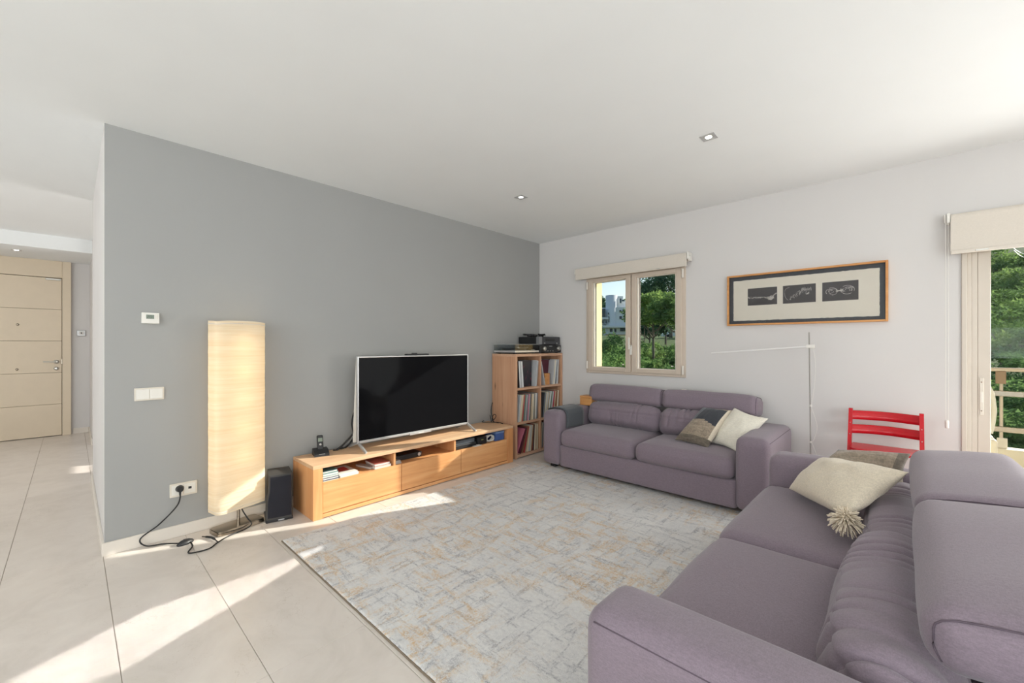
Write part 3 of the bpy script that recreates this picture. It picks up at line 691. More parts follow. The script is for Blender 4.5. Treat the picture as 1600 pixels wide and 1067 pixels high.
obj('lid', MB().box(-2.702, -2.543, 3.998, 4.132, .702, .722, .004, 2), M['box_wood'], bxw)
o = obj('headrest_button', MB().lathe((-1.565, 4.12, .853), [(0, .012), (.022, .011), (.032, .004), (.03, -.004), (0, -.006)], 20), M['white_plastic'], None, (-1.565, 4.12, .848)); tag(o, 'small white disc lying on the sofa headrest below the window', 'disc')

# ------------------------------------------------------------------ scatter cushions
def pillow(mb, cs_, thick, n=30, pinch=.05, matfn=None, seed=0, wr=.006):
    A_, B_, C_, D_ = [Vector(c) for c in cs_]; nrm = ((B_ - A_).cross(D_ - A_)).normalized(); cen = (A_ + B_ + C_ + D_) / 4
    def pt(u, v, sgn):
        uu, vv = u, v
        p = (A_ * (1 - uu) + B_ * uu) * (1 - vv) + (D_ * (1 - uu) + C_ * uu) * vv
        e = math.sin(math.pi * u) * (abs(2 * v - 1) ** 3) + math.sin(math.pi * v) * (abs(2 * u - 1) ** 3)
        p = p + (cen - p) * pinch * e * 1.6
        w_ = (math.sin(math.pi * u) * math.sin(math.pi * v)) ** .42
        nz = noise.noise(Vector((u * 5 + seed, v * 5, sgn))) + .5 * noise.noise(Vector((u * 11, v * 4 + seed, 3)))
        return p + nrm * sgn * (thick * .5 * w_ + wr * nz * w_)
    mb.grid(lambda u, v: pt(u, v, 1), n, n, matfn=matfn)
    mb.grid(lambda u, v: pt(u, v, -1), n, n, flip=True, matfn=matfn); return mb
def patch(u, v):
    if v < .16: return 3
    if u > .90: return 2
    if v < .52 + .05 * math.sin(u * 5): return 0
    if u < .22: return 4
    if v > .93 and u > .5: return 0
    return 1
PM = [M['taupe_cloth'], M['charcoal_cloth'], M['linen'], M['taupe_dark'], M['grey_cloth']]
o = obj('scatter_cushion', pillow(MB(), [(-1.475, 3.66, .462), (-1.185, 3.63, .440), (-1.075, 3.93, .735), (-1.33, 3.95, .735)], .13, 34, .05, patch, 1), PM, None, (-1.27, 3.8, .45), weld=1e-5)
tag(o, 'patchwork cushion in charcoal and taupe lying on the sofa under the window', 'cushion', 'scatter cushions on the sofas')
o = obj('scatter_cushion', pillow(MB(), [(-1.24, 3.80, .452), (-.985, 3.70, .435), (-.80, 3.90, .70), (-1.065, 3.93, .76)], .13, 30, .06, None, 2), M['linen_pale'], None, (-1.02, 3.83, .45), weld=1e-5)
tag(o, 'plain cream cushion leaning on the sofa arm behind the patchwork cushion', 'cushion', 'scatter cushions on the sofas')
wp = thing('scatter_cushion', 'large cream linen cushion with a tassel on the foreground sofa', 'cushion', (-.24, 2.75, .46), 'scatter cushions on the sofas')
obj('cover', pillow(MB(), [(-.468, 2.76, .495), (-.180, 2.27, .562), (.018, 2.55, .735), (-.345, 3.02, .64)], .15, 44, .035, None, 3, .010), M['linen'], wp, weld=1e-5)
tb = MB(); rr = random.Random(4); tc = Vector((-.180, 2.27, .555))
for k in range(240):
    d = Vector((rr.gauss(-.1, 1), rr.gauss(-.2, 1), rr.gauss(.2, 1))); d.normalize(); L = rr.uniform(.045, .07)
    e = tc + d * L + Vector((0, 0, -.012)); e.z = max(e.z, .474); m_ = tc + d * L * .55
    tb.tube([tc, m_, e], .0028, 5, 0, 2)
ts = obj('tassel', tb, M['yarn'], wp); ts['kind'] = 'stuff'
dp = obj('scatter_cushion', pillow(MB(), [(-.40, 2.955, .58), (.00, 2.90, .58), (.03, 3.12, .712), (-.285, 3.16, .672)], .07, 30, .05, lambda u, v: 3 if u > .88 and v > .3 else (4 if v > .93 else 0), 5), PM, None, (-.2, 3.0, .6), weld=1e-5)
tag(dp, 'grey-taupe velvet cushion behind the large cream tasselled cushion', 'cushion', 'scatter cushions on the sofas')

# ------------------------------------------------------------------ rug
def rugz(x, y): return .014 + .0016 * noise.noise(Vector((x * 60, y * 60, 0))) + .002 * noise.noise(Vector((x * 170, y * 170, 4)))
rx0, rx1, ry0, ry1 = -2.99, -.30, .955, 3.56
def rugf(u, v):
    x = rx0 + (rx1 - rx0) * u; y = ry0 + (ry1 - ry0) * v
    e = min(x - rx0, rx1 - x, y - ry0, ry1 - y); k = min(1, max(0, e / .012)); k = math.sqrt(1 - (1 - k) ** 2)
    jx = .004 * noise.noise(Vector((x * 45, y * 45, 9))) if e < .01 else 0
    return Vector((x + jx, y + jx, max(.002, rugz(x, y) * k)))
rg = thing('rug', 'large distressed grey and ochre rug under both sofas', 'rug', (-1.65, 2.25, 0))
def rugfu(u, v):                                        # finer columns at the rim
    f = lambda t: .004 * (t / .02) if t < .02 else (1 - .004 * ((1 - t) / .02) if t > .98 else .004 + (t - .02) / .96 * .992)
    return rugf(f(u), f(v))
obj('pile', MB().grid(rugfu, 330, 330), M['rug'], rg)
bd = MB()
for a, b_ in (((rx0, ry0), (rx1, ry0)), ((rx1, ry0), (rx1, ry1)), ((rx1, ry1), (rx0, ry1)), ((rx0, ry1), (rx0, ry0))):
    bd.cyl((a[0], a[1], .0045), (b_[0], b_[1], .0045), .0045, None, 8)
obj('binding', bd, M['rug_edge'], rg)

# ------------------------------------------------------------------ television bench
FX, BX, Y0, Y1 = -3.16, -3.56, 1.22, 3.372
tv = thing('tv_bench', 'long low oak television bench with three drawers along the grey wall', 'tv bench', (-3.36, 2.3, 0))
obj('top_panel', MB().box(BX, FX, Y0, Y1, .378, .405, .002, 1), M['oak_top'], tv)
for a, b_ in ((Y0, Y0 + .070), (Y1 - .085, Y1)):
    obj('side_panel', MB().box(BX, FX, a, b_, .0, .3775, .002, 1), M['oak_end'], tv)
obj('bottom_panel', MB().box(BX, FX, Y0 + .0705, Y1 - .0855, .006, .033, .002, 1), M['oak'], tv)
obj('back_panel', MB().box(BX, BX + .012, Y0 + .0705, Y1 - .0855, .034, .3775), M['oak'], tv)
obj('shelf_panel', MB().box(BX + .0125, FX - .03, Y0 + .0705, Y1 - .0855, .246, .262, .001, 1), M['oak'], tv)
for y in (1.905, 2.563):
    obj('divider', MB().box(BX + .0125, FX - .018, y - .010, y + .010, .2625, .3775, .001, 1), M['oak_end'], tv)
for a, b_ in ((1.2935, 1.962), (1.967, 2.627), (2.632, 3.284)):
    obj('drawer', MB().box(FX - .028, FX - .006, a, b_, .038, .268, .0015, 1), M['oak'], tv)
    obj('drawer_box', MB().box(BX + .03, FX - .029, a + .01, b_ - .01, .045, .235), M['oak'], tv)
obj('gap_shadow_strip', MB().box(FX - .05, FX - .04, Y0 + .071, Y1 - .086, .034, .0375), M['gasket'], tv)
# television
TVX = -3.345
tl = thing('television', 'large flat television with silver frame and feet on the oak bench', 'television', (TVX, 2.265, .405))
def tvbox(b, y0, y1, z0, z1, x0, x1, bev=.003): return b.box(x0, x1, y0, y1, z0, z1, bev, 1)
ta, tb_, tz0, tz1 = 1.655, 2.878, .466, 1.203
fr = MB()
tvbox(fr, ta, ta + .012, tz0, tz1, TVX - .030, TVX); tvbox(fr, tb_ - .012, tb_, tz0, tz1, TVX - .030, TVX)
tvbox(fr, ta + .012, tb_ - .012, tz0, tz0 + .022, TVX - .030, TVX); tvbox(fr, ta + .012, tb_ - .012, tz1 - .012, tz1, TVX - .030, TVX)
obj('bezel', fr, M['silver'], tl)
obj('screen', MB().box(TVX - .024, TVX - .003, ta + .012, tb_ - .012, tz0 + .022, tz1 - .012), M['screen'], tl)
wd = MB().prism([(TVX - .0305, tz0), (TVX - .0305, tz1), (TVX - .035, tz1), (TVX - .095, tz0 + .02), (TVX - .09, tz0)], ta + .002, tb_ - .002, 0, Matrix(((1, 0, 0, 0), (0, 0, 1, 0), (0, 1, 0, 0), (0, 0, 0, 1))))
obj('rear_housing', wd, M['white_plastic'], tl)
obj('logo_plate', MB().box(TVX - .002, TVX + .006, 2.16, 2.40, tz0 - .008, tz0 + .012, .002, 1), M['silver'], tl)
obj('logo', MB().box(TVX + .006, TVX + .0068, 2.255, 2.315, tz0 + .0, tz0 + .007, .0005, 1), M['white_plastic'], tl)
for y, s in ((1.665, 1), (2.868, -1)):
    f = MB()
    f.box(-.013, .013, -.008, .008, 0, .155, .003, 1, M=Matrix.Translation((TVX - .01, y, tz0 + .006)) @ Matrix.Rotation(R(115), 4, 'Y'))
    f.box(-.013, .013, -.008, .008, 0, .185, .003, 1, M=Matrix.Translation((TVX - .02, y, tz0 + .006)) @ Matrix.Rotation(R(-109), 4, 'Y'))
    obj('foot', f, M['silver'], tl)
cbm = thing('camera_bar', 'slim black sensor bar resting on top of the television', 'sensor bar', (TVX - .015, 2.25, 1.203))
obj('body', MB().box(TVX - .04, TVX + .012, 2.13, 2.37, 1.2035, 1.217, .004, 2), M['black_plastic'], cbm)
obj('button', MB().box(TVX - .02, TVX - .005, 2.19, 2.25, 1.2172, 1.226, .003, 1), M['dark_plastic'], cbm)
cb_ = MB()
cb_.tube([(TVX - .08, 1.70, .78), (TVX - .10, 1.665, .70), (TVX - .10, 1.652, .62), (TVX - .09, 1.66, .55), (TVX - .11, 1.67, .50), (-3.52, 1.64, .416), (-3.53, 1.60, .413)], .006, 8, 0, 6)
cb_.tube([(TVX - .09, 1.70, .56), (TVX - .10, 1.655, .53), (TVX - .12, 1.63, .49), (-3.50, 1.555, .414), (-3.51, 1.52, .412)], .008, 8, 0, 6)
cb_.tube([(TVX - .09, 1.72, .52), (TVX - .11, 1.66, .47), (-3.49, 1.60, .418), (-3.53, 1.57, .411)], .006, 8, 0, 6)
o = obj('television_cable', cb_, M['rubber'], None, (-3.49, 1.62, .406)); tag(o, 'black cables hanging behind the television onto the bench', 'cable')
# things on and in the bench
ph = thing('cordless_phone', 'black cordless phone standing in its charging cradle on the bench', 'phone', (-3.46, 1.395, .405))
PMx = Matrix.Translation((-3.46, 1.395, .405)) @ Matrix.Rotation(R(-12), 4, 'Z')
obj('cradle', MB().prism([(-.06, 0), (.065, 0), (.06, .018), (.02, .045), (-.05, .05)], -.055, .055, 0, PMx @ Matrix(((1, 0, 0, 0), (0, 0, 1, 0), (0, 1, 0, 0), (0, 0, 0, 1)))), M['black_plastic'], ph)
hs = obj('handset', MB().box(-.012, .012, -.024, .024, 0, .135, .010, 3, M=PMx @ Matrix.Translation((-.005, 0, .022)) @ Matrix.Rotation(R(-14), 4, 'Y')), M['black_plastic'], ph)
obj('display', MB().box(.0115, .0135, -.017, .017, .082, .112, .001, 1, M=PMx @ Matrix.Translation((-.005, 0, .022)) @ Matrix.Rotation(R(-14), 4, 'Y')), M['lcd'], hs)
obj('button', MB().lathe((0, 0, 0), [(0, .003), (.008, .002), (.009, 0)], 12, axis='X').map(lambda p: PMx @ Matrix.Translation((-.005, 0, .022)) @ Matrix.Rotation(R(-14), 4, 'Y') @ (p + Vector((.012, 0, .06)))), M['silver'], hs)
obj('front_plate', MB().box(.046, .062, -.022, .022, .016, .019, .001, 1, M=PMx), M['silver'], ph)
SZ = .2625
def block(name, label, cat, x0, x1, y0, y1, z0, z1, cover, pages=None, group=None, rot=0, bev=.001):
    cx_, cy_ = (x0 + x1) / 2, (y0 + y1) / 2
    T = Matrix.Translation((cx_, cy_, 0)) @ Matrix.Rotation(R(rot), 4, 'Z') @ Matrix.Translation((-cx_, -cy_, 0))
    t = thing(name, label, cat, (cx_, cy_, z0), group)
    if pages:
        c = MB().box(x0, x1, y0, y1, z0, z0 + .0022, 0, M=T).box(x0, x1, y0, y1, z1 - .0022, z1, 0, M=T).box(x0, x0 + .003, y0, y1, z0, z1, 0, M=T)
        obj('cover', c, cover, t); obj('pages', MB().box(x0 + .003, x1 - .003, y0 + .003, y1 - .003, z0 + .0023, z1 - .0023, 0, M=T), pages, t)
    else:
        obj('case', MB().box(x0, x1, y0, y1, z0, z1, bev, 1, M=T), cover, t)
    return t
mm = lambda n, *c: plain(n, srgb(*c), .5)
g = 'books and discs inside the television bench'
block('disc_case', 'navy disc case at the bottom of the stack by the bench end', 'disc case', -3.31, -3.175, 1.297, 1.42, SZ, SZ + .014, mm('navy_case', 44, 54, 86), M['paper'], g)
block('disc_case', 'dark blue disc case second from the bottom in the stack', 'disc case', -3.31, -3.177, 1.298, 1.42, SZ + .0145, SZ + .030, mm('dark_blue_case', 58, 70, 100), M['paper'], g)
block('disc_case', 'pale grey disc case in the middle of the stack', 'disc case', -3.31, -3.18, 1.298, 1.415, SZ + .0305, SZ + .044, mm('pale_case', 206, 206, 200), None, g)
block('disc_case', 'sea-green disc case near the top of the stack', 'disc case', -3.31, -3.178, 1.299, 1.418, SZ + .0445, SZ + .064, mm('green_case', 112, 160, 152), M['paper'], g)
block('disc_case', 'teal disc case topmost of the stack by the bench end', 'disc case', -3.31, -3.182, 1.299, 1.412, SZ + .0645, SZ + .080, mm('teal_case', 84, 120, 124), M['paper'], g)
block('magazine', 'thick white magazine lying flat beside the disc cases', 'magazine', -3.40, -3.18, 1.43, 1.585, SZ, SZ + .022, M['paper'], M['paper'], g)
block('magazine', 'white magazine with red cover picture on top of the thick one', 'magazine', -3.40, -3.185, 1.425, 1.575, SZ + .0225, SZ + .034, M['paper'], M['paper'], g)
o = obj('cover_picture', MB().box(-3.36, -3.25, 1.44, 1.54, SZ + .0342, SZ + .0346), mm('red_print', 200, 70, 66), bpy.data.objects['magazine.001'])
block('book', 'white paperback lying in the first bench compartment near the divider', 'book', -3.38, -3.19, 1.74, 1.885, SZ, SZ + .024, M['paper'], M['paper'], g, -6)
block('book', 'red covered paperback on top of the white paperback', 'book', -3.38, -3.195, 1.735, 1.875, SZ + .0245, SZ + .045, mm('brick_cover', 176, 96, 84), M['paper'], g, -3)
block('booklet', 'thin booklet leaning out beside the white paperback', 'booklet', -3.42, -3.24, 1.69, 1.735, SZ, SZ + .016, mm('grey_cover', 190, 180, 172), M['paper'], g, 14)
s2 = thing('media_player', 'black media player with silver end in the middle bench compartment', 'media player', (-3.35, 2.09, SZ))
obj('body', MB().box(-3.45, -3.28, 1.93, 2.25, SZ, SZ + .045, .006, 2), M['black_plastic'], s2)
obj('end_cap', MB().cyl((-3.275, 2.215, SZ + .028), (-3.268, 2.215, SZ + .028), .016), M['silver'], s2)
o = obj('silver_adapter', MB().box(-3.25, -3.20, 1.922, 1.985, SZ + .001, SZ + .018, .003, 1).box(-3.25, -3.198, 1.925, 1.975, SZ + .019, SZ + .034, .003, 1), M['silver'], None, (-3.22, 1.95, SZ)); tag(o, 'small silver adapter beside the first divider of the bench', 'adapter')
s3 = thing('disc_player', 'flat dark grey disc player beside the second divider of the bench', 'disc player', (-3.31, 2.72, SZ))
obj('body', MB().box(-3.45, -3.20, 2.585, 2.86, SZ + .004, SZ + .042, .004, 1), M['dark_plastic'], s3)
obj('front_panel', MB().box(-3.20, -3.195, 2.588, 2.857, SZ + .006, SZ + .040, .002, 1), M['black_plastic'], s3)
obj('upper_unit', MB().box(-3.46, -3.215, 2.60, 2.85, SZ + .0425, SZ + .085, .004, 1), mm('slate_unit', 92, 98, 104), s3)
rt = thing('router_box', 'black box with small knobs next to the white cable coil', 'router', (-3.27, 2.945, SZ))
obj('body', MB().box(-3.36, -3.20, 2.88, 3.01, SZ, SZ + .078, .008, 2), M['black_plastic'], rt)
obj('indicator', MB().box(-3.2, -3.197, 2.93, 2.96, SZ + .045, SZ + .055, .001, 1), mm('olive_label', 120, 126, 70), rt)
cc = MB(); rr = random.Random(3)
for k in range(7):
    a0 = rr.random() * 6; c0 = Vector((-3.235 + rr.uniform(-.015, .015), 3.075 + rr.uniform(-.02, .02), SZ + .04))
    cc.tube([c0 + Vector((.012 * math.sin(a * 2 + k) , .05 * math.cos(a + a0), .032 * math.sin(a + a0))) for a in [i * .45 for i in range(15)]], .0045, 6, 0, 2)
o = obj('cable_coil', cc, M['white_plastic'], None, (-3.235, 3.075, SZ)); tag(o, 'coiled white cable in the last bench compartment', 'cable', None)
bb = thing('blue_carton', 'blue cardboard box in the end compartment of the bench', 'box', (-3.27, 3.21, SZ))
obj('body', MB().box(-3.37, -3.20, 3.14, 3.268, SZ, SZ + .075, .002, 1), mm('blue_card', 64, 92, 150), bb)
obj('lid', MB().box(-3.372, -3.198, 3.138, 3.27, SZ + .0755, SZ + .098, .002, 1), mm('blue_card_light', 110, 136, 178), bb)
block('paper_slip', 'white paper slip sticking out over the third drawer', 'paper', -3.24, -3.155, 2.80, 2.90, .2685, .2715, M['paper'])
# black speaker
SM = Matrix.Translation((-3.455, 1.09, 0)) @ Matrix.Rotation(R(-13), 4, 'Z')
sp = thing('loudspeaker', 'black bookshelf loudspeaker on the floor between paper lamp and bench', 'loudspeaker', (-3.455, 1.09, 0))
def spk(u, v):                                     # body outline in plan and height; the front flares out near the foot
    fl_ = .018 * (1 / (1 + math.exp((v - .55) * 16)))
    pl = [(-.105, -.076 - fl_ * .2), (.085, -.082 - fl_), (.10 + fl_ * .5, -.072 - fl_), (.10 + fl_ * .5, .068), (.085, .076), (-.105, .070)]
    n_ = len(pl); k = u * n_; i = int(k) % n_; f = k - int(k); a = pl[i]; b_ = pl[(i + 1) % n_]
    return SM @ Vector((a[0] * (1 - f) + b_[0] * f, a[1] * (1 - f) + b_[1] * f, .006 + v * (.335 + (.0 if True else 0))))
bodyb = MB().grid(spk, 36, 14)
topring = [spk(i / 36, 1) for i in range(36)]; bodyb.add(topring, [list(range(36))]); botr = [spk(i / 36, 0) for i in range(36)]; bodyb.add(botr, [list(range(36))[::-1]])
obj('body', bodyb, M['speaker_box'], sp, weld=1e-5, smooth=False)
def gr(u, v):
    fl_ = .018 * (1 / (1 + math.exp(((v * .9 + .08) - .55) * 16)))
    y = (-.070 - fl_ * .9) * (1 - u) + .066 * u; return SM @ Vector((.1045 + fl_ * .5 + .006 * math.sin(math.pi * u) + .004 * (1 - abs(2 * v - 1) ** 8), y, .035 + v * .295))
gb = MB().grid(gr, 12, 14)
obj('grille', gb, M['grille'], sp)
obj('plinth', MB().box(-.107, .112, -.100, .078, 0.0, .022, .006, 2, M=SM), M['black_plastic'], sp)
obj('name_plate', MB().box(.112, .1155, -.02, .02, .008, .016, .001, 1, M=SM), M['silver'], sp)

# ------------------------------------------------------------------ record shelf
SX, SB, SY0, SY1, SH = -3.20, -3.582, 3.455, 4.345, 1.197
rs = thing('record_shelf', 'tall wooden cube shelf full of records in the room corner', 'shelf', (-3.39, 3.9, 0))
T_ = .032
obj('side_panel', MB().box(SB, SX, SY0, SY0 + T_, 0.0, SH - T_, .002, 1), M['shelf_side'], rs)
obj('side_panel', MB().box(SB, SX, SY1 - T_, SY1, 0.0, SH - T_, .002, 1), M['shelf_side'], rs)
obj('top_panel', MB().box(SB, SX, SY0, SY1, SH - T_ + .0004, SH, .002, 1), M['shelf_edge'], rs)
obj('bottom_panel', MB().box(SB, SX, SY0 + T_, SY1 - T_, .012, .012 + T_, .002, 1), M['shelf_edge'], rs)
obj('back_panel', MB().box(SB, SB + .008, SY0 + T_, SY1 - T_, .045, SH - T_), M['shelf_edge'], rs)
MY = 3.903
obj('divider', MB().box(SB + .009, SX - .001, MY - .013, MY + .013, .045, SH - T_, .0015, 1), M['shelf_side'], rs)
ZS = (.044, .412, .806)
for z in ZS[1:]:
    for a, b_ in ((SY0 + T_, MY - .0132), (MY + .0132, SY1 - T_)):
        obj('shelf_board', MB().box(SB + .009, SX - .002, a, b_, z - .026, z, .0015, 1), M['shelf_edge'], rs)
rr = random.Random(21)
cols = {'white': (222, 222, 220), 'cream': (222, 210, 184), 'pale grey': (186, 188, 190), 'black': (44, 44, 48), 'red': (178, 52, 56), 'pink': (206, 120, 140), 'grey': (128, 132, 136), 'beige': (196, 176, 148),
        'green': (104, 124, 110), 'maroon': (92, 40, 52), 'blue': (104, 118, 140), 'yellow': (206, 178, 110), 'brown': (132, 92, 66)}
CM = {k: plain(k.replace(' ', '_') + '_sleeve', srgb(*v), .55) for k, v in cols.items()}
def record(y, z, th, colr, lean, depth=.30, h=.31, x1=None, label='', group=''):
    """one record sleeve standing on a shelf; LEAN in degrees tips its top towards +Y"""
    x1 = x1 or SX - .012
    T = Matrix.Translation((0, y, z)) @ Matrix.Rotation(R(-lean), 4, 'X')
    lift = th / 2 * abs(math.sin(R(lean)))
    m = MB().box(x1 - depth, x1, -th / 2, th / 2, lift, h + lift, .0008, 1, M=T)
    o = obj('record', m, CM[colr], None, (x1 - depth / 2, y, z)); tag(o, label, 'record', group); return o
ordn = ['first', 'second', 'third', 'fourth', 'fifth', 'sixth', 'seventh', 'eighth', 'ninth', 'tenth', 'eleventh', 'twelfth', 'thirteenth', 'fourteenth', 'fifteenth', 'sixteenth', 'seventeenth']
def row(y0, z, items, where, grp, y1=None):
    y = y0
    if y1:
        k_ = (y1 - y0 - .31 * math.sin(R(abs(items[-1][2])))) / sum(th / math.cos(R(ln)) + .0012 for c, th, ln in items)
        gap_ = sum(max(0, .31 * (math.sin(R(a_[2])) - math.sin(R(b_[2])))) for a_, b_ in zip(items, items[1:])); k_ -= gap_ / sum(th for c, th, ln in items)
        items = [(c, th * k_, ln) for c, th, ln in items]
    for i, (c, th, ln) in enumerate(items):
        off = .31 * math.sin(R(ln)) if ln < 0 else 0
        record(y + th / 2 - off, z, th, c, ln, .30 + rr.uniform(-.004, .004), .308 + rr.uniform(-.004, .004), SX - .012 - rr.uniform(0, .012),
               f'{c} spined record, {ordn[i]} from the left in the {where}', grp)
        nx = items[i + 1][2] if i + 1 < len(items) else ln
        y += th / math.cos(R(ln)) + .0012 + max(0, .31 * (math.sin(R(ln)) - math.sin(R(nx))))
    return y
L0, L1, R0, R1 = SY0 + T_ + .003, MY - .015, MY + .016, SY1 - T_ - .003
row(L0 + .03, ZS[2], [('black', .006, -4), ('white', .016, -4), ('pale grey', .014, -4), ('white', .018, -5), ('pale grey', .010, -5)], 'top cube before the floral sleeve', 'records in the top cube by the bench')
def cover_art(name, base, blobs, seed):
    m = NT(name); m.set(.4); n = m.noise(9, 5, .7, None, 1.0)
    m.col(m.ramp(n, [(0.35, srgb(*base)), (.55, srgb(*base)), (.62, srgb(*blobs[0])), (.70, srgb(*base)), (.78, srgb(*blobs[1]))])); return m.mat
fo = obj('record', MB().box(SX - .075, SX - .068, L0 + .115, L1 - .078, ZS[2] + .001, ZS[2] + .312, .001, 1, M=Matrix.Identity(4)), cover_art('dark_floral_sleeve', (40, 38, 46), ((150, 60, 80), (196, 190, 184)), 1), None, (SX - .07, 3.7, ZS[2]))
tag(fo, 'dark floral record sleeve facing out in the top cube', 'record', 'records in the top cube by the bench')
row(L1 - .074, ZS[2], [('pale grey', .012, 6), ('white', .012, 6), ('pale grey', .010, 6)], 'top cube after the floral sleeve', 'records in the top cube by the bench')
record(R0 + .085, ZS[2], .012, 'pale grey', -14, .30, .30, None, 'pale record leaning alone beside the maroon sleeve in the top corner cube', 'records in the top corner cube')
fo = obj('record', MB().box(SX - .115, SX - .108, R0 + .045, R0 + .305, ZS[2] + .001, ZS[2] + .31, .001, 1), CM['maroon'], None, (SX - .11, R0 + .17, ZS[2]))
tag(fo, 'maroon record sleeve facing out behind the orange box', 'record', 'records in the top corner cube')
ob = thing('wooden_cassette_box', 'small orange wooden box in front of the maroon sleeve', 'box', (SX - .06, R0 + .16, ZS[2]))
obj('body', MB().box(SX - .10, SX - .03, R0 + .105, R0 + .17, ZS[2] + .001, ZS[2] + .14, .002, 1), M['box_wood'], ob)
obj('end_board', MB().box(SX - .10, SX - .028, R0 + .1705, R0 + .195, ZS[2] + .001, ZS[2] + .142, .002, 1), M['oak_end'], ob)
row(R0 + .245, ZS[2], [('pale grey', .016, 7), ('cream', .014, 7), ('white', .012, 8), ('grey', .014, 5), ('white', .012, 4), ('pale grey', .01, 4)], 'top corner cube', 'records in the top corner cube')
row(L0, ZS[1], [('grey', .020, 5), ('pale grey', .022, 7), ('cream', .018, 8), ('beige', .016, 8), ('red', .008, 8), ('green', .020, 7), ('pale grey', .016, 7), ('grey', .014, 6), ('pink', .012, 6), ('pale grey', .016, 5), ('black', .008, 5), ('beige', .018, 4), ('cream', .016, 3), ('grey', .018, 3), ('yellow', .010, 3), ('white', .020, 2), ('grey', .016, 2)], 'cube above the pink sleeve', 'records in the middle cube by the bench', L1)
row(R0, ZS[1], [('black', .030, 8), ('grey', .016, 11), ('cream', .018, 11), ('pale grey', .016, 11), ('beige', .014, 11), ('grey', .016, 11), ('white', .014, 11), ('green', .016, 10), ('pale grey', .016, 10), ('pink', .014, 10), ('red', .010, 10), ('beige', .016, 9), ('brown', .014, 6), ('cream', .016, 5), ('pale grey', .014, 4)], 'middle corner cube', 'records in the middle corner cube', R1)
PT = Matrix.Translation((SX - .02, L0 + .008, ZS[0])) @ Matrix.Rotation(R(52), 4, 'Z') @ Matrix.Rotation(R(-24), 4, 'X')
pk = obj('record', MB().box(-.30, 0, -.004, .004, .004, .31, .001, 1, M=Matrix.Translation((SX - .02, L0 + .012, ZS[0])) @ Matrix.Rotation(R(-26), 4, 'X')), CM['pink'], None, (SX - .17, L0 + .1, ZS[0]))
tag(pk, 'pink record sleeve leaning in the bottom cube of the shelf', 'record', 'records in the bottom cube')
row(L0 + .060, ZS[0], [('maroon', .012, 22), ('brown', .014, 18), ('red', .012, 15), ('beige', .016, 12), ('cream', .020, 9), ('pale grey', .016, 8), ('cream', .018, 7), ('brown', .014, 6), ('red', .010, 5), ('black', .010, 4), ('cream', .022, 3), ('beige', .018, 2), ('cream', .02, 1)], 'bottom cube behind the pink one', 'records in the bottom cube', L1)
row(R0, ZS[0], [('black', .012, 3), ('cream', .02, 3), ('grey', .02, 3)], 'bottom corner cube', 'records in the bottom corner cube')
# hi-fi on top
tt = thing('turntable', 'record player with clear dust lid on top of the record shelf', 'turntable', (-3.38, 3.66, SH))
ty0, ty1, tx0, tx1 = 3.462, 3.885, -3.56, -3.212
obj('plinth', MB().box(tx0, tx1, ty0, ty1, SH + .016, SH + .040, .003, 1), M['silver'], tt)
obj('plinth_base', MB().box(tx0 + .01, tx1 - .02, ty0 + .02, ty1 - .02, SH + .006, SH + .0155, .002, 1), M['black_plastic'], tt)
for a, b_ in ((tx0 + .04, ty0 + .05), (tx1 - .05, ty0 + .05), (tx0 + .04, ty1 - .05), (tx1 - .05, ty1 - .05)):
    obj('foot', MB().cyl((a, b_, SH + .0005), (a, b_, SH + .016), .02), M['black_plastic'], tt)
obj('platter', MB().lathe((-3.40, 3.64, SH + .041), [(0, .022), (.145, .022), (.15, .018), (.15, 0)], 40), M['black_plastic'], tt)
obj('tonearm', MB().cyl((-3.50, 3.835, SH + .04), (-3.50, 3.835, SH + .075), .016).tube([(-3.50, 3.835, SH + .072), (-3.36, 3.83, SH + .072), (-3.31, 3.80, SH + .070)], .005, 8, 0, 4).box(-3.27, -3.24, 3.80, 3.84, SH + .041, SH + .05, .002, 1), M['chrome'], tt)
ld = MB(); g_ = .003; zl0, zl1 = SH + .041, SH + .112
ld.box(tx0, tx1, ty0, ty1, zl1 - g_, zl1).box(tx1 - g_, tx1, ty0, ty1, zl0, zl1 - g_).box(tx0, tx0 + g_, ty0, ty1, zl0, zl1 - g_).box(tx0 + g_, tx1 - g_, ty0, ty0 + g_, zl0, zl1 - g_).box(tx0 + g_, tx1 - g_, ty1 - g_, ty1, zl0, zl1 - g_)
obj('dust_lid', ld, M['lid'], tt)
ed = MB()
for p, q in (((tx1, ty0), (tx1, ty1)), ((tx1, ty0), (tx0, ty0)), ((tx1, ty1), (tx0, ty1))):
    ed.cyl((p[0] - .001, p[1], zl1 - .001), (q[0] - .001, q[1], zl1 - .001), .0022, None, 6)
obj('lid_edge', ed, mm('lid_edge', 170, 172, 172), tt)
am = thing('amplifier', 'black amplifier with two round knobs, lower unit on the shelf', 'amplifier', (-3.4, 4.12, SH))
ay0, ay1 = 3.905, 4.325
obj('body', MB().box(-3.56, -3.222, ay0, ay1, SH + .010, SH + .100, .003, 1), M['black_plastic'], am)
obj('front_panel', MB().box(-3.2215, -3.212, ay0 - .004, ay1 + .004, SH + .010, SH + .102, .002, 1), M['black_plastic'], am)
for y in (ay0 + .075, ay1 - .06):
    k = obj('knob', MB().lathe((-3.212, y, SH + .058), [(.027, 0), (.026, .02), (.023, .024), (0, .024)], 24, axis='X'), M['chrome'], am)
for y in (ay0 + .15, ay0 + .20, ay0 + .25):
    obj('button', MB().cyl((-3.212, y, SH + .03), (-3.206, y, SH + .03), .006, None, 10), M['silver'], am)
obj('badge', MB().box(-3.212, -3.2105, ay0 + .18, ay0 + .24, SH + .085, SH + .092, .0004, 1), M['silver'], am)
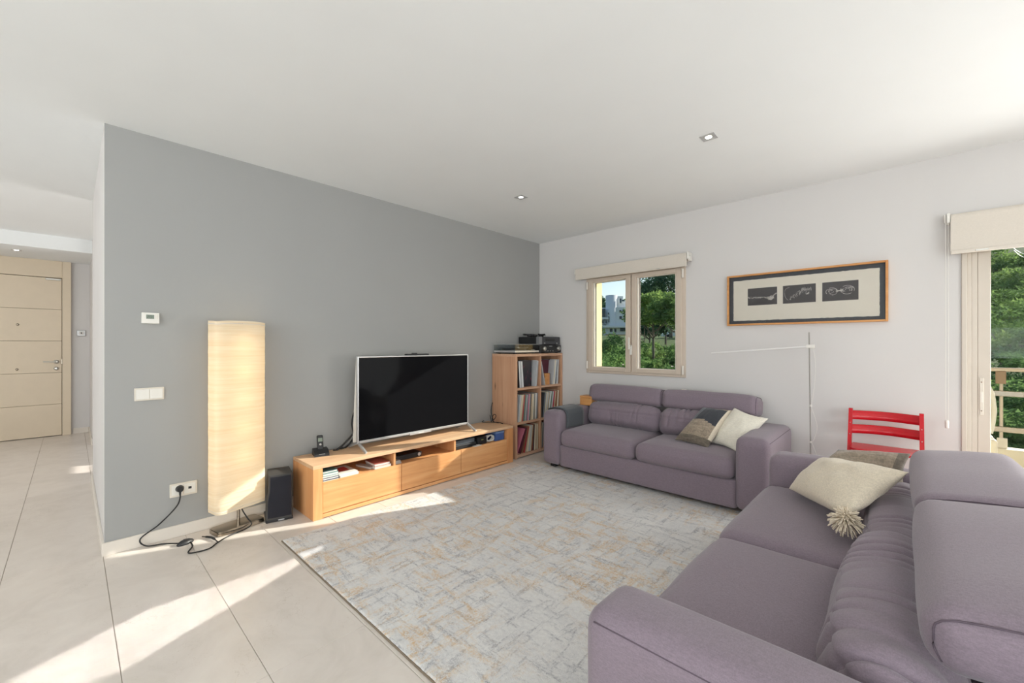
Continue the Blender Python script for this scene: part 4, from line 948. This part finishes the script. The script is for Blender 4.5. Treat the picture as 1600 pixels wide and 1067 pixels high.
for y in (ay0 + .04, ay1 - .04):
    for x in (-3.5, -3.25):
        obj('foot', MB().cyl((x, y, SH + .0005), (x, y, SH + .0098), .016, None, 12), M['black_plastic'], am)
cd = thing('disc_deck', 'black disc deck stacked on the amplifier', 'disc deck', (-3.4, 4.12, SH + .104))
obj('body', MB().box(-3.56, -3.232, ay0, ay1 - .01, SH + .108, SH + .205, .003, 1), M['black_plastic'], cd)
obj('front_panel', MB().box(-3.2315, -3.222, ay0 + .055, ay1 - .008, SH + .108, SH + .206, .002, 1), M['dark_plastic'], cd)
obj('end_cheek', MB().box(-3.27, -3.221, ay0 - .004, ay0 + .054, SH + .108, SH + .206, .002, 1), mm('grey_cheek', 122, 122, 124), cd)
obj('disc_drawer', MB().box(-3.222, -3.219, ay0 + .12, ay0 + .30, SH + .15, SH + .185, .001, 1), M['black_plastic'], cd)
for y in (ay0 + .10, ay0 + .345):
    obj('button', MB().cyl((-3.222, y, SH + .125), (-3.217, y, SH + .125), .008, None, 10), M['silver'], cd)
for y in (ay0 + .04, ay1 - .05):
    obj('foot', MB().box(-3.52, -3.26, y - .01, y + .01, SH + .1025, SH + .1078), M['black_plastic'], cd)
hp = thing('headphones', 'black headphones with folded band on the disc deck', 'headphones', (-3.44, 3.99, SH + .206))
hz = SH + .206
for y in (3.955, 4.055):
    obj('ear_cup', MB().lathe((-3.42, y, hz + .0165), [(0, .016), (.03, .014), (.036, 0), (.03, -.014), (0, -.016)], 18), M['black_plastic'], hp)
obj('band', MB().tube([(-3.42, 3.955, hz + .02), (-3.47, 3.925, hz + .03), (-3.53, 3.96, hz + .032), (-3.545, 4.005, hz + .03), (-3.53, 4.05, hz + .032), (-3.47, 4.085, hz + .03), (-3.42, 4.055, hz + .02)], .009, 8, 0, 5), M['black_plastic'], hp)
ct = MB(); rr = random.Random(9)
for k in range(4):
    ct.tube([Vector((-3.36 + .03 * math.cos(a) + rr.uniform(-.008, .008), 4.12 + .055 * math.sin(a), hz + .008 + k * .009 + .003 * math.sin(a * 2))) for a in [i * .6 for i in range(12)]], .005, 6, 0, 3)
o = obj('cable_bundle', ct, M['rubber'], None, (-3.36, 4.12, hz)); tag(o, 'bundle of black cable lying on the disc deck', 'cable')
o = obj('small_remote', MB().box(-3.30, -3.25, 4.08, 4.22, hz + .0005, hz + .016, .004, 2), M['silver'], None, (-3.27, 4.15, hz)); tag(o, 'small silver remote on the front edge of the disc deck', 'remote')
kc = MB()
kc.tube([(-3.54, 3.42, .62), (-3.555, 3.41, .52), (-3.52, 3.40, .44), (-3.46, 3.36, .413), (-3.40, 3.34, .412)], .0045, 6, 0, 6)
kc.tube([(-3.56, 3.40, .47), (-3.50, 3.36, .415), (-3.46, 3.32, .418), (-3.43, 3.35, .45), (-3.42, 3.36, .485), (-3.44, 3.35, .50), (-3.455, 3.33, .46), (-3.45, 3.35, .415), (-3.36, 3.34, .411)], .004, 6, 0, 6)
kc.tube([(-3.56, 3.30, .42), (-3.53, 3.25, .412), (-3.46, 3.30, .413), (-3.38, 3.355, .413), (-3.30, 3.35, .411)], .0045, 6, 0, 6)
o = obj('loose_cable', kc, M['rubber'], None, (-3.47, 3.36, .406)); tag(o, 'tangle of thin black cables at the bench end by the record shelf', 'cable')

# ------------------------------------------------------------------ paper floor lamp
LM = Matrix.Translation((-3.462, .815, 0)) @ Matrix.Rotation(R(12), 4, 'Z')
lp = thing('paper_floor_lamp', 'tall glowing rice-paper floor lamp on a flat steel base', 'floor lamp', (-3.462, .815, 0))
def rrect(hx, hy, e, n=48): return [(hx * abs(math.cos(a)) ** e * (1 if math.cos(a) > 0 else -1), hy * abs(math.sin(a)) ** e * (1 if math.sin(a) > 0 else -1)) for a in [2 * math.pi * i / n for i in range(n)]]
obj('base', MB().prism(rrect(.078, .155, .28), .002, .026, 0, LM).prism(rrect(.073, .150, .28), .0261, .030, 0, LM), M['steel'], lp)
obj('pole', MB().cyl(LM @ Vector((-.01, .01, .030)), LM @ Vector((-.01, .01, .40)), .010), M['steel'], lp)
def shd(u, v):
    a = 2 * math.pi * u; e = .42; cx_ = math.copysign(abs(math.cos(a)) ** e, math.cos(a)); sy_ = math.copysign(abs(math.sin(a)) ** e, math.sin(a))
    z = .150 + v * 1.315; k = 1 + .010 * noise.noise(Vector((cx_ * 2, sy_ * 2, z * 22))) + .004 * noise.noise(Vector((cx_ * 6, sy_ * 6, z * 60)))
    return LM @ Vector((.078 * cx_ * k, .168 * sy_ * k, z + .004 * math.sin(a * 3 + z)))
sh = obj('shade', MB().grid(shd, 72, 130), M['shade'], lp)
obj('shade_frame', MB().tube([shd(i / 48, .985) * 1.0 for i in range(49)], .002, 5).tube([shd(i / 48, .012) for i in range(49)], .0015, 5), M['paper'], lp)
obj('bulb_holder', MB().cyl(LM @ Vector((-.01, .01, .40)), LM @ Vector((-.01, .01, .46)), .018).cyl(LM @ Vector((-.01, .01, .46)), LM @ Vector((-.01, .01, .98)), .006).cyl(LM @ Vector((-.01, .01, .98)), LM @ Vector((-.01, .01, 1.03)), .018), M['white_plastic'], lp)
for z in (.32, .52, .72, .92, 1.12, 1.30):
    lamp('lamp_bulb', 'POINT', LM @ Vector((-.01, .01, z)), (0, 0, -1), 0.44, (1.0, 0.78, 0.5), shadow_soft_size=.065)
ca = MB()
ca.tube([(-3.573, .505, .318), (-3.560, .507, .300), (-3.560, .49, .22), (-3.57, .40, .12), (-3.568, .305, .055), (-3.54, .33, .010), (-3.50, .41, .008), (-3.425, .485, .010)], .0042, 8, 0, 8)
ca.tube([(-3.41, .535, .010), (-3.33, .535, .007), (-3.245, .50, .007), (-3.215, .53, .007), (-3.21, .60, .007), (-3.27, .66, .007), (-3.33, .74, .007), (-3.365, .84, .008), (-3.376, .88, .028), (-3.40, .86, .07), (-3.43, .835, .13), (-3.455, .825, .20)], .0042, 8, 0, 8)
cdo = thing('lamp_cord', 'black lamp cord with foot switch trailing from the wall socket', 'cord', (-3.41, .51, 0))
obj('cord', ca, M['rubber'], cdo)
obj('cord_end', MB().tube([(-3.27, .66, .008), (-3.37, .645, .011), (-3.44, .605, .009)], .0035, 8, 0, 6, rs=[.0035, .007, .007, .0035]), M['rubber'], cdo)
sw = obj('foot_switch', MB().lathe((0, 0, 0), [(0, .026), (.02, .025), (.034, .016), (.040, .006), (.038, 0)], 24).map(lambda p: Matrix.Translation((-3.42, .512, .001)) @ Matrix.Rotation(R(20), 4, 'Z') @ Vector((p.x * .72, p.y * 1.25, p.z))), M['black_plastic'], cdo)
obj('switch_button', MB().box(-3.43, -3.412, .502, .522, .024, .030, .003, 2), M['black_plastic'], sw)
obj('plug', MB().cyl((-3.578, .505, .325), (-3.548, .505, .325), .024, .018).cyl((-3.560, .505, .318), (-3.560, .505, .285), .008, .005), M['black_plastic'], cdo)
# ------------------------------------------------------------------ wall fittings
def plate(name, label, cat, y0, y1, z0, z1, mat='cream_plastic', th=.010):
    t = thing(name, label, cat, (XW, (y0 + y1) / 2, z0)); obj('frame', MB().box(XW, XW + th, y0, y1, z0, z1, .002, 2), M[mat], t); return t
so = plate('wall_socket', 'double cream wall socket with the lamp plug in the grey wall', 'socket', .452, .602, .272, .362)
obj('socket_insert', MB().box(XW + .010, XW + .012, .462, .522, .284, .350, .001, 1), M['white_plastic'], so)
obj('data_insert', MB().box(XW + .010, XW + .012, .530, .592, .284, .350, .001, 1), M['white_plastic'], so)
obj('data_port', MB().box(XW + .0121, XW + .0128, .552, .570, .312, .328), M['black_plastic'], so)
ls = plate('light_switch', 'double cream rocker switch on the grey wall', 'light switch', .276, .424, .940, 1.022)
for a in (.284, .3515):
    obj('rocker', MB().box(XW + .010, XW + .0145, a, a + .065, .949, 1.013, .0015, 1), M['white_plastic'], ls)
th_ = plate('thermostat', 'white wall thermostat with a small display on the grey wall', 'thermostat', .310, .398, 1.440, 1.510, 'white_plastic', .026)
obj('display', MB().box(XW + .026, XW + .0268, .332, .372, 1.470, 1.497), M['lcd'], th_)
dg = MB(); 
def seg7(b, d, y, z, s):
    on = {'2': 'abged', '0': 'abcdef', '5': 'afgcd', '1': 'bc', '8': 'abcdefg'}[d]; X0 = XW + .0268; X1 = XW + .0272; t_ = s * .16
    q = {'a': (y, y + s, z + 2 * s - t_, z + 2 * s), 'g': (y, y + s, z + s - t_ / 2, z + s + t_ / 2), 'd': (y, y + s, z, z + t_), 'f': (y, y + t_, z + s, z + 2 * s), 'b': (y + s - t_, y + s, z + s, z + 2 * s), 'e': (y, y + t_, z, z + s), 'c': (y + s - t_, y + s, z, z + s)}
    for k in on: b.box(X0, X1, *q[k])
seg7(dg, '2', .338, 1.474, .0085); seg7(dg, '0', .350, 1.474, .0085); seg7(dg, '5', .3625, 1.474, .006)
obj('digit', dg, mm('lcd_digit', 50, 58, 50), th_)
for k in range(3):
    obj('button', MB().box(XW + .026, XW + .0275, .377, .382, 1.473 + k * .010, 1.479 + k * .010, .0005, 1).box(XW + .026, XW + .0275, .386, .391, 1.473 + k * .010, 1.479 + k * .010, .0005, 1), M['cream_plastic'], th_)
hs_ = thing('intercom_plate', 'small grey wall plate beside the entrance door', 'wall plate', (-8.85, .10, 1.42))
obj('frame', MB().box(-8.85, -8.838, .055, .150, 1.43, 1.52, .01, 3), M['silver'], hs_)
obj('insert', MB().box(-8.838, -8.834, .080, .125, 1.455, 1.498, .004, 2), M['white_plastic'], hs_)
obj('slot', MB().box(-8.834, -8.8335, .096, .110, 1.466, 1.487), M['dark_plastic'], hs_)
# ------------------------------------------------------------------ ceiling downlights
def downlight(x, y, z, label):
    t = thing('downlight', label, 'ceiling light', (x, y, z), 'recessed square downlights'); s = .045
    f = MB().box(x - s, x + s, y - s, y - .03, z - .004, z).box(x - s, x + s, y + .03, y + s, z - .004, z).box(x - s, x - .03, y - .03, y + .03, z - .004, z).box(x + .03, x + s, y - .03, y + .03, z - .004, z)
    obj('frame', f, M['silver'], t); obj('reflector', MB().box(x - .03, x + .03, y - .03, y + .03, z - .0015, z - .0005), M['chrome'], t)
    obj('bulb', MB().lathe((x, y, z - .002), [(0, -.003), (.018, -.002), (.021, 0)], 20), M['led'], t)
downlight(-.934, 2.879, ZC, 'square recessed downlight above the foreground sofa, larger of the two')
downlight(-2.579, 2.858, ZC, 'square recessed downlight nearer the grey wall above the rug')
downlight(-8.15, -.475, 2.5, 'recessed downlight in the lowered hall ceiling before the entrance door')
# ------------------------------------------------------------------ framed print
pf = thing('framed_print', 'long framed print of three dark prints on cream paper', 'picture', (-.66, 4.33, 1.478))
px0, px1, pz0, pz1 = -1.232, -.085, 1.483, 1.957
obj('frame', ring(MB(), px0, px1, pz0, pz1, .016, .016, 4.312, 4.348, .002), M['box_wood'], pf)
obj('backing', MB().box(px0 + .014, px1 - .014, 4.336, 4.346, pz0 + .014, pz1 - .014), mm('slate_mount', 52, 56, 62), pf)
rr = random.Random(2)
pg = []
for (a, b_), (c, d) in zip(((-1.180, 1.528), (-.135, 1.528), (-.135, 1.905), (-1.180, 1.905)), ((-.135, 1.528), (-.135, 1.905), (-1.180, 1.905), (-1.180, 1.528))):
    for k in range(60):
        t = k / 60; pg.append((a + (c - a) * t + rr.uniform(-.0016, .0016), b_ + (d - b_) * t + rr.uniform(-.0016, .0016)))
XZ = Matrix(((1, 0, 0, 0), (0, 0, 1, 0), (0, 1, 0, 0), (0, 0, 0, 1)))
obj('paper_sheet', MB().prism(pg, 4.3345, 4.3358, 0, XZ), mm('print_paper', 214, 208, 194), pf)
ink = mm('print_ink', 62, 58, 58); chalk = mm('print_chalk', 196, 192, 186)
pr = []
for a, b_ in ((-1.058, -.823), (-.779, -.541), (-.497, -.262)):
    pr.append((obj('print_plate', MB().box(a, b_, 4.3338, 4.3344, 1.666, 1.824), ink, pf), a, b_))
def scribble(k, strokes, r=.0016):
    b = MB()
    for s in strokes: b.tube([(x, 4.3336, z) for x, z in s], r, 4, 0, 2)
    obj('print_drawing', b, chalk, pr[k][0])
rr = random.Random(5); zc = 1.745
S = []
a0 = pr[0][1]
for k in range(26):
    x = a0 + .004 + k * .0075; S.append([(x + rr.uniform(-.005, .005), zc - .006 - k * .0004 + rr.uniform(-.010, .010)) for _ in range(5)])
for k in range(16):
    c_ = (a0 + .185 + rr.uniform(-.014, .014), zc - .018 + rr.uniform(-.012, .012)); S.append([(c_[0] + .012 * math.cos(q + k), c_[1] + .011 * math.sin(q * 1.3 + k)) for q in range(6)])
S += [[(a0 + .20, zc - .004), (a0 + .215, zc + .014), (a0 + .232, zc + .024)], [(a0 + .205, zc - .004), (a0 + .222, zc + .012), (a0 + .234, zc + .018)]]
scribble(0, S)
S = []; a0 = pr[1][1]
S.append([(a0 + .05, zc + .06), (a0 + .02, zc + .05), (a0 + .012, zc + .01), (a0 + .022, zc - .03), (a0 + .04, zc - .05)])
for k in range(9): S.append([(a0 + .055 + k * .012 + rr.uniform(-.012, .012), zc - .04 + k * .009 + rr.uniform(-.02, .02)) for _ in range(5)])
for k in range(7): S.append([(a0 + .135 + k * .010, zc + .02 + rr.uniform(-.004, .006)), (a0 + .142 + k * .010, zc + .05 + rr.uniform(-.01, .01)), (a0 + .146 + k * .010, zc + .022)])
for k in range(5): S.append([(a0 + .18 + rr.uniform(-.012, .012), zc + .005 + rr.uniform(-.02, .02)) for _ in range(4)])
scribble(1, S, .0012)
S = []; a0 = pr[2][1]
for cx_, rx_, rz_ in ((.062, .040, .032), (.165, .046, .036)):
    for k in range(30):
        q = rr.uniform(0, 6.28); rad = rr.uniform(.25, .95) if k > 9 else .97
        S.append([(a0 + cx_ + rx_ * rad * math.cos(q + t), zc + .002 + (cx_ - .1) * .06 + rz_ * rad * math.sin(q + t)) for t in (0, .25, .5, .75)])
for k in range(6): S.append([(a0 + .09, zc - .008 + k * .004), (a0 + .112, zc - .001 + k * .0012), (a0 + .135, zc - .006 + k * .004)])
scribble(2, S, .0013)
obj('glass', MB().box(px0 + .015, px1 - .015, 4.320, 4.3225, pz0 + .015, pz1 - .015), M['pic_glass'], pf)
# ------------------------------------------------------------------ slim standing lamp
fl2 = thing('slim_floor_lamp', 'very thin white floor lamp with a horizontal arm by the back wall', 'floor lamp', (-.553, 4.19, 0))
obj('pole', MB().cyl((-.553, 4.19, .012), (-.568, 4.19, 1.405), .005, None, 10), mm('grey_rod', 150, 146, 140), fl2)
obj('arm', MB().box(-1.33, -.545, 4.180, 4.20, -.006, .006, .002, 1).map(lambda p: Vector((p.x, p.y - .012, p.z + 1.289 + (p.x + .56) * .085))), M['white_metal'], fl2)
obj('joint', MB().box(-.585, -.530, 4.165, 4.20, 1.275, 1.303, .004, 2), M['white_plastic'], fl2)
obj('base', MB().lathe((-.553, 4.19, 0), [(0, .012), (.115, .012), (.12, .006), (.12, 0)], 32), M['white_metal'], fl2)
obj('cord', MB().tube([(-.54, 4.18, 1.28), (-.525, 4.18, 1.15), (-.530, 4.18, .98), (-.548, 4.18, .82), (-.548, 4.178, .78), (-.525, 4.17, .70), (-.512, 4.17, .62), (-.535, 4.175, .52), (-.548, 4.178, .50), (-.52, 4.17, .42), (-.51, 4.17, .36), (-.53, 4.17, .2), (-.54, 4.17, .02)], .0016, 6, 0, 6), M['white_plastic'], fl2)
for z in (.80, .50):
    obj('cord_clip', MB().cyl((-.556, 4.187, z - .008), (-.556, 4.187, z + .008), .009, None, 8), M['white_plastic'], fl2)
# ------------------------------------------------------------------ red high chair
rc = thing('red_high_chair', 'red wooden high chair with two curved back slats by the back wall', 'chair', (-.10, 4.0, 0))
def ypost(z): return 3.86 + .34 * z / .8
for x in (-.312, .083):
    p = MB().prism([(ypost(0) - .045, 0), (ypost(0) + .045, 0), (ypost(.795) + .020, .795), (ypost(.80) + .010, .806), (ypost(.80) - .012, .806), (ypost(.795) - .022, .795)], x, x + .024, 0, Matrix(((0, 0, 1, 0), (1, 0, 0, 0), (0, 1, 0, 0), (0, 0, 0, 1))))
    po = obj('side_post', p, M['red'], rc)
    obj('bolt', MB().lathe((x + .012, ypost(.70) - .026, .70), [(0, -.002), (.003, -.001), (.0035, .004)], 10, axis='Y').lathe((x + .012, ypost(.62) - .03, .62), [(0, -.002), (.003, -.001), (.0035, .004)], 10, axis='Y'), M['chrome'], po)
    obj('floor_runner', MB().box(x, x + .024, 3.84, 4.30, 0, .05, .004, 1), M['red'], rc)
for z0, z1 in ((.722, .788), (.622, .686)):
    def sl(u, v, o=0): 
        x = -.288 + .371 * u; z = z0 + (z1 - z0) * v
        return Vector((x, ypost(z) + .010 + .055 * math.sin(math.pi * u) + o, z))
    b = MB().grid(lambda u, v: sl(u, v), 16, 2).grid(lambda u, v: sl(u, v, .012), 16, 2, flip=True)
    for v_ in (0, 1): b.grid(lambda u, v: sl(u, v_, .012 * v), 16, 1, flip=bool(v_) is False)
    obj('back_slat', b, M['red'], rc, weld=1e-5)
obj('seat', MB().prism([(-.287, 4.16), (-.287, 3.93), (-.25, 3.905), (.045, 3.905), (.082, 3.93), (.082, 4.16)], .533, .548, 0), M['red'], rc)
obj('footrest', MB().box(-.287, .082, 3.72, 4.0, .20, .216, .003, 1), M['red'], rc)
obj('cross_bar', MB().cyl((-.288, 3.98, .30), (.083, 3.98, .30), .008, None, 10), M['chrome'], rc)
# ------------------------------------------------------------------ roller blinds
b1 = thing('roller_blind', 'rolled up cream roller blind above the small window', 'roller blind', (-2.27, 4.33, 2.12))
bz = lambda x: 0
obj('cloth', MB().box(-2.935, -1.590, 4.245, 4.262, 2.108, 2.232, .006, 2).box(-2.935, -1.59, 4.262, 4.33, 2.218, 2.232, .005, 2), M['blind'], b1)
obj('roll', MB().cyl((-2.93, 4.296, 2.175), (-1.595, 4.296, 2.175), .030, None, 20), M['blind'], b1)
obj('bottom_bar', MB().box(-2.935, -1.59, 4.241, 4.264, 2.094, 2.110, .005, 2), M['blind'], b1)
obj('bracket', MB().box(-1.587, -1.570, 4.24, YB, 2.165, 2.24, .004, 1).cyl((-1.575, 4.28, 2.175), (-1.555, 4.28, 2.175), .03), M['white_plastic'], b1)
obj('bracket', MB().box(-2.955, -2.938, 4.25, YB, 2.165, 2.235, .004, 1), M['white_plastic'], b1)
obj('pull_tab', MB().box(-1.90, -1.86, 4.236, 4.242, 2.098, 2.106, .001, 1), M['chrome'], b1)
b2 = thing('roller_blind', 'cream roller blind half lowered over the terrace door', 'roller blind', (1.5, 4.33, 1.95))
obj('cloth', MB().box(.243, 2.75, 4.262, 4.266, 1.965, 2.20, 0), M['blind'], b2)
obj('roll', MB().cyl((.243, 4.296, 2.195), (2.75, 4.296, 2.195), .033, None, 20), M['blind'], b2)
obj('bottom_bar', MB().box(.243, 2.75, 4.255, 4.273, 1.940, 1.966, .006, 2), M['blind'], b2)
obj('bracket', MB().box(.222, .240, 4.26, YB, 2.165, 2.235, .004, 1), M['white_plastic'], b2)
obj('bracket', MB().box(.212, .220, 4.27, 4.31, 2.17, 2.23, .003, 1), M['white_plastic'], b2)
obj('chain', MB().cyl((.219, 4.278, .76), (.219, 4.278, 2.18), .0016, None, 6).cyl((.233, 4.278, .76), (.233, 4.278, 2.18), .0016, None, 6), M['white_plastic'], b2)
obj('chain_weight', MB().lathe((.226, 4.278, .735), [(0, -.03), (.010, -.026), (.011, .02), (.006, .03), (0, .032)], 14), M['white_plastic'], b2)
obj('pull_tab', MB().box(.36, .42, 4.250, 4.256, 1.946, 1.956, .001, 1), M['chrome'], b2)
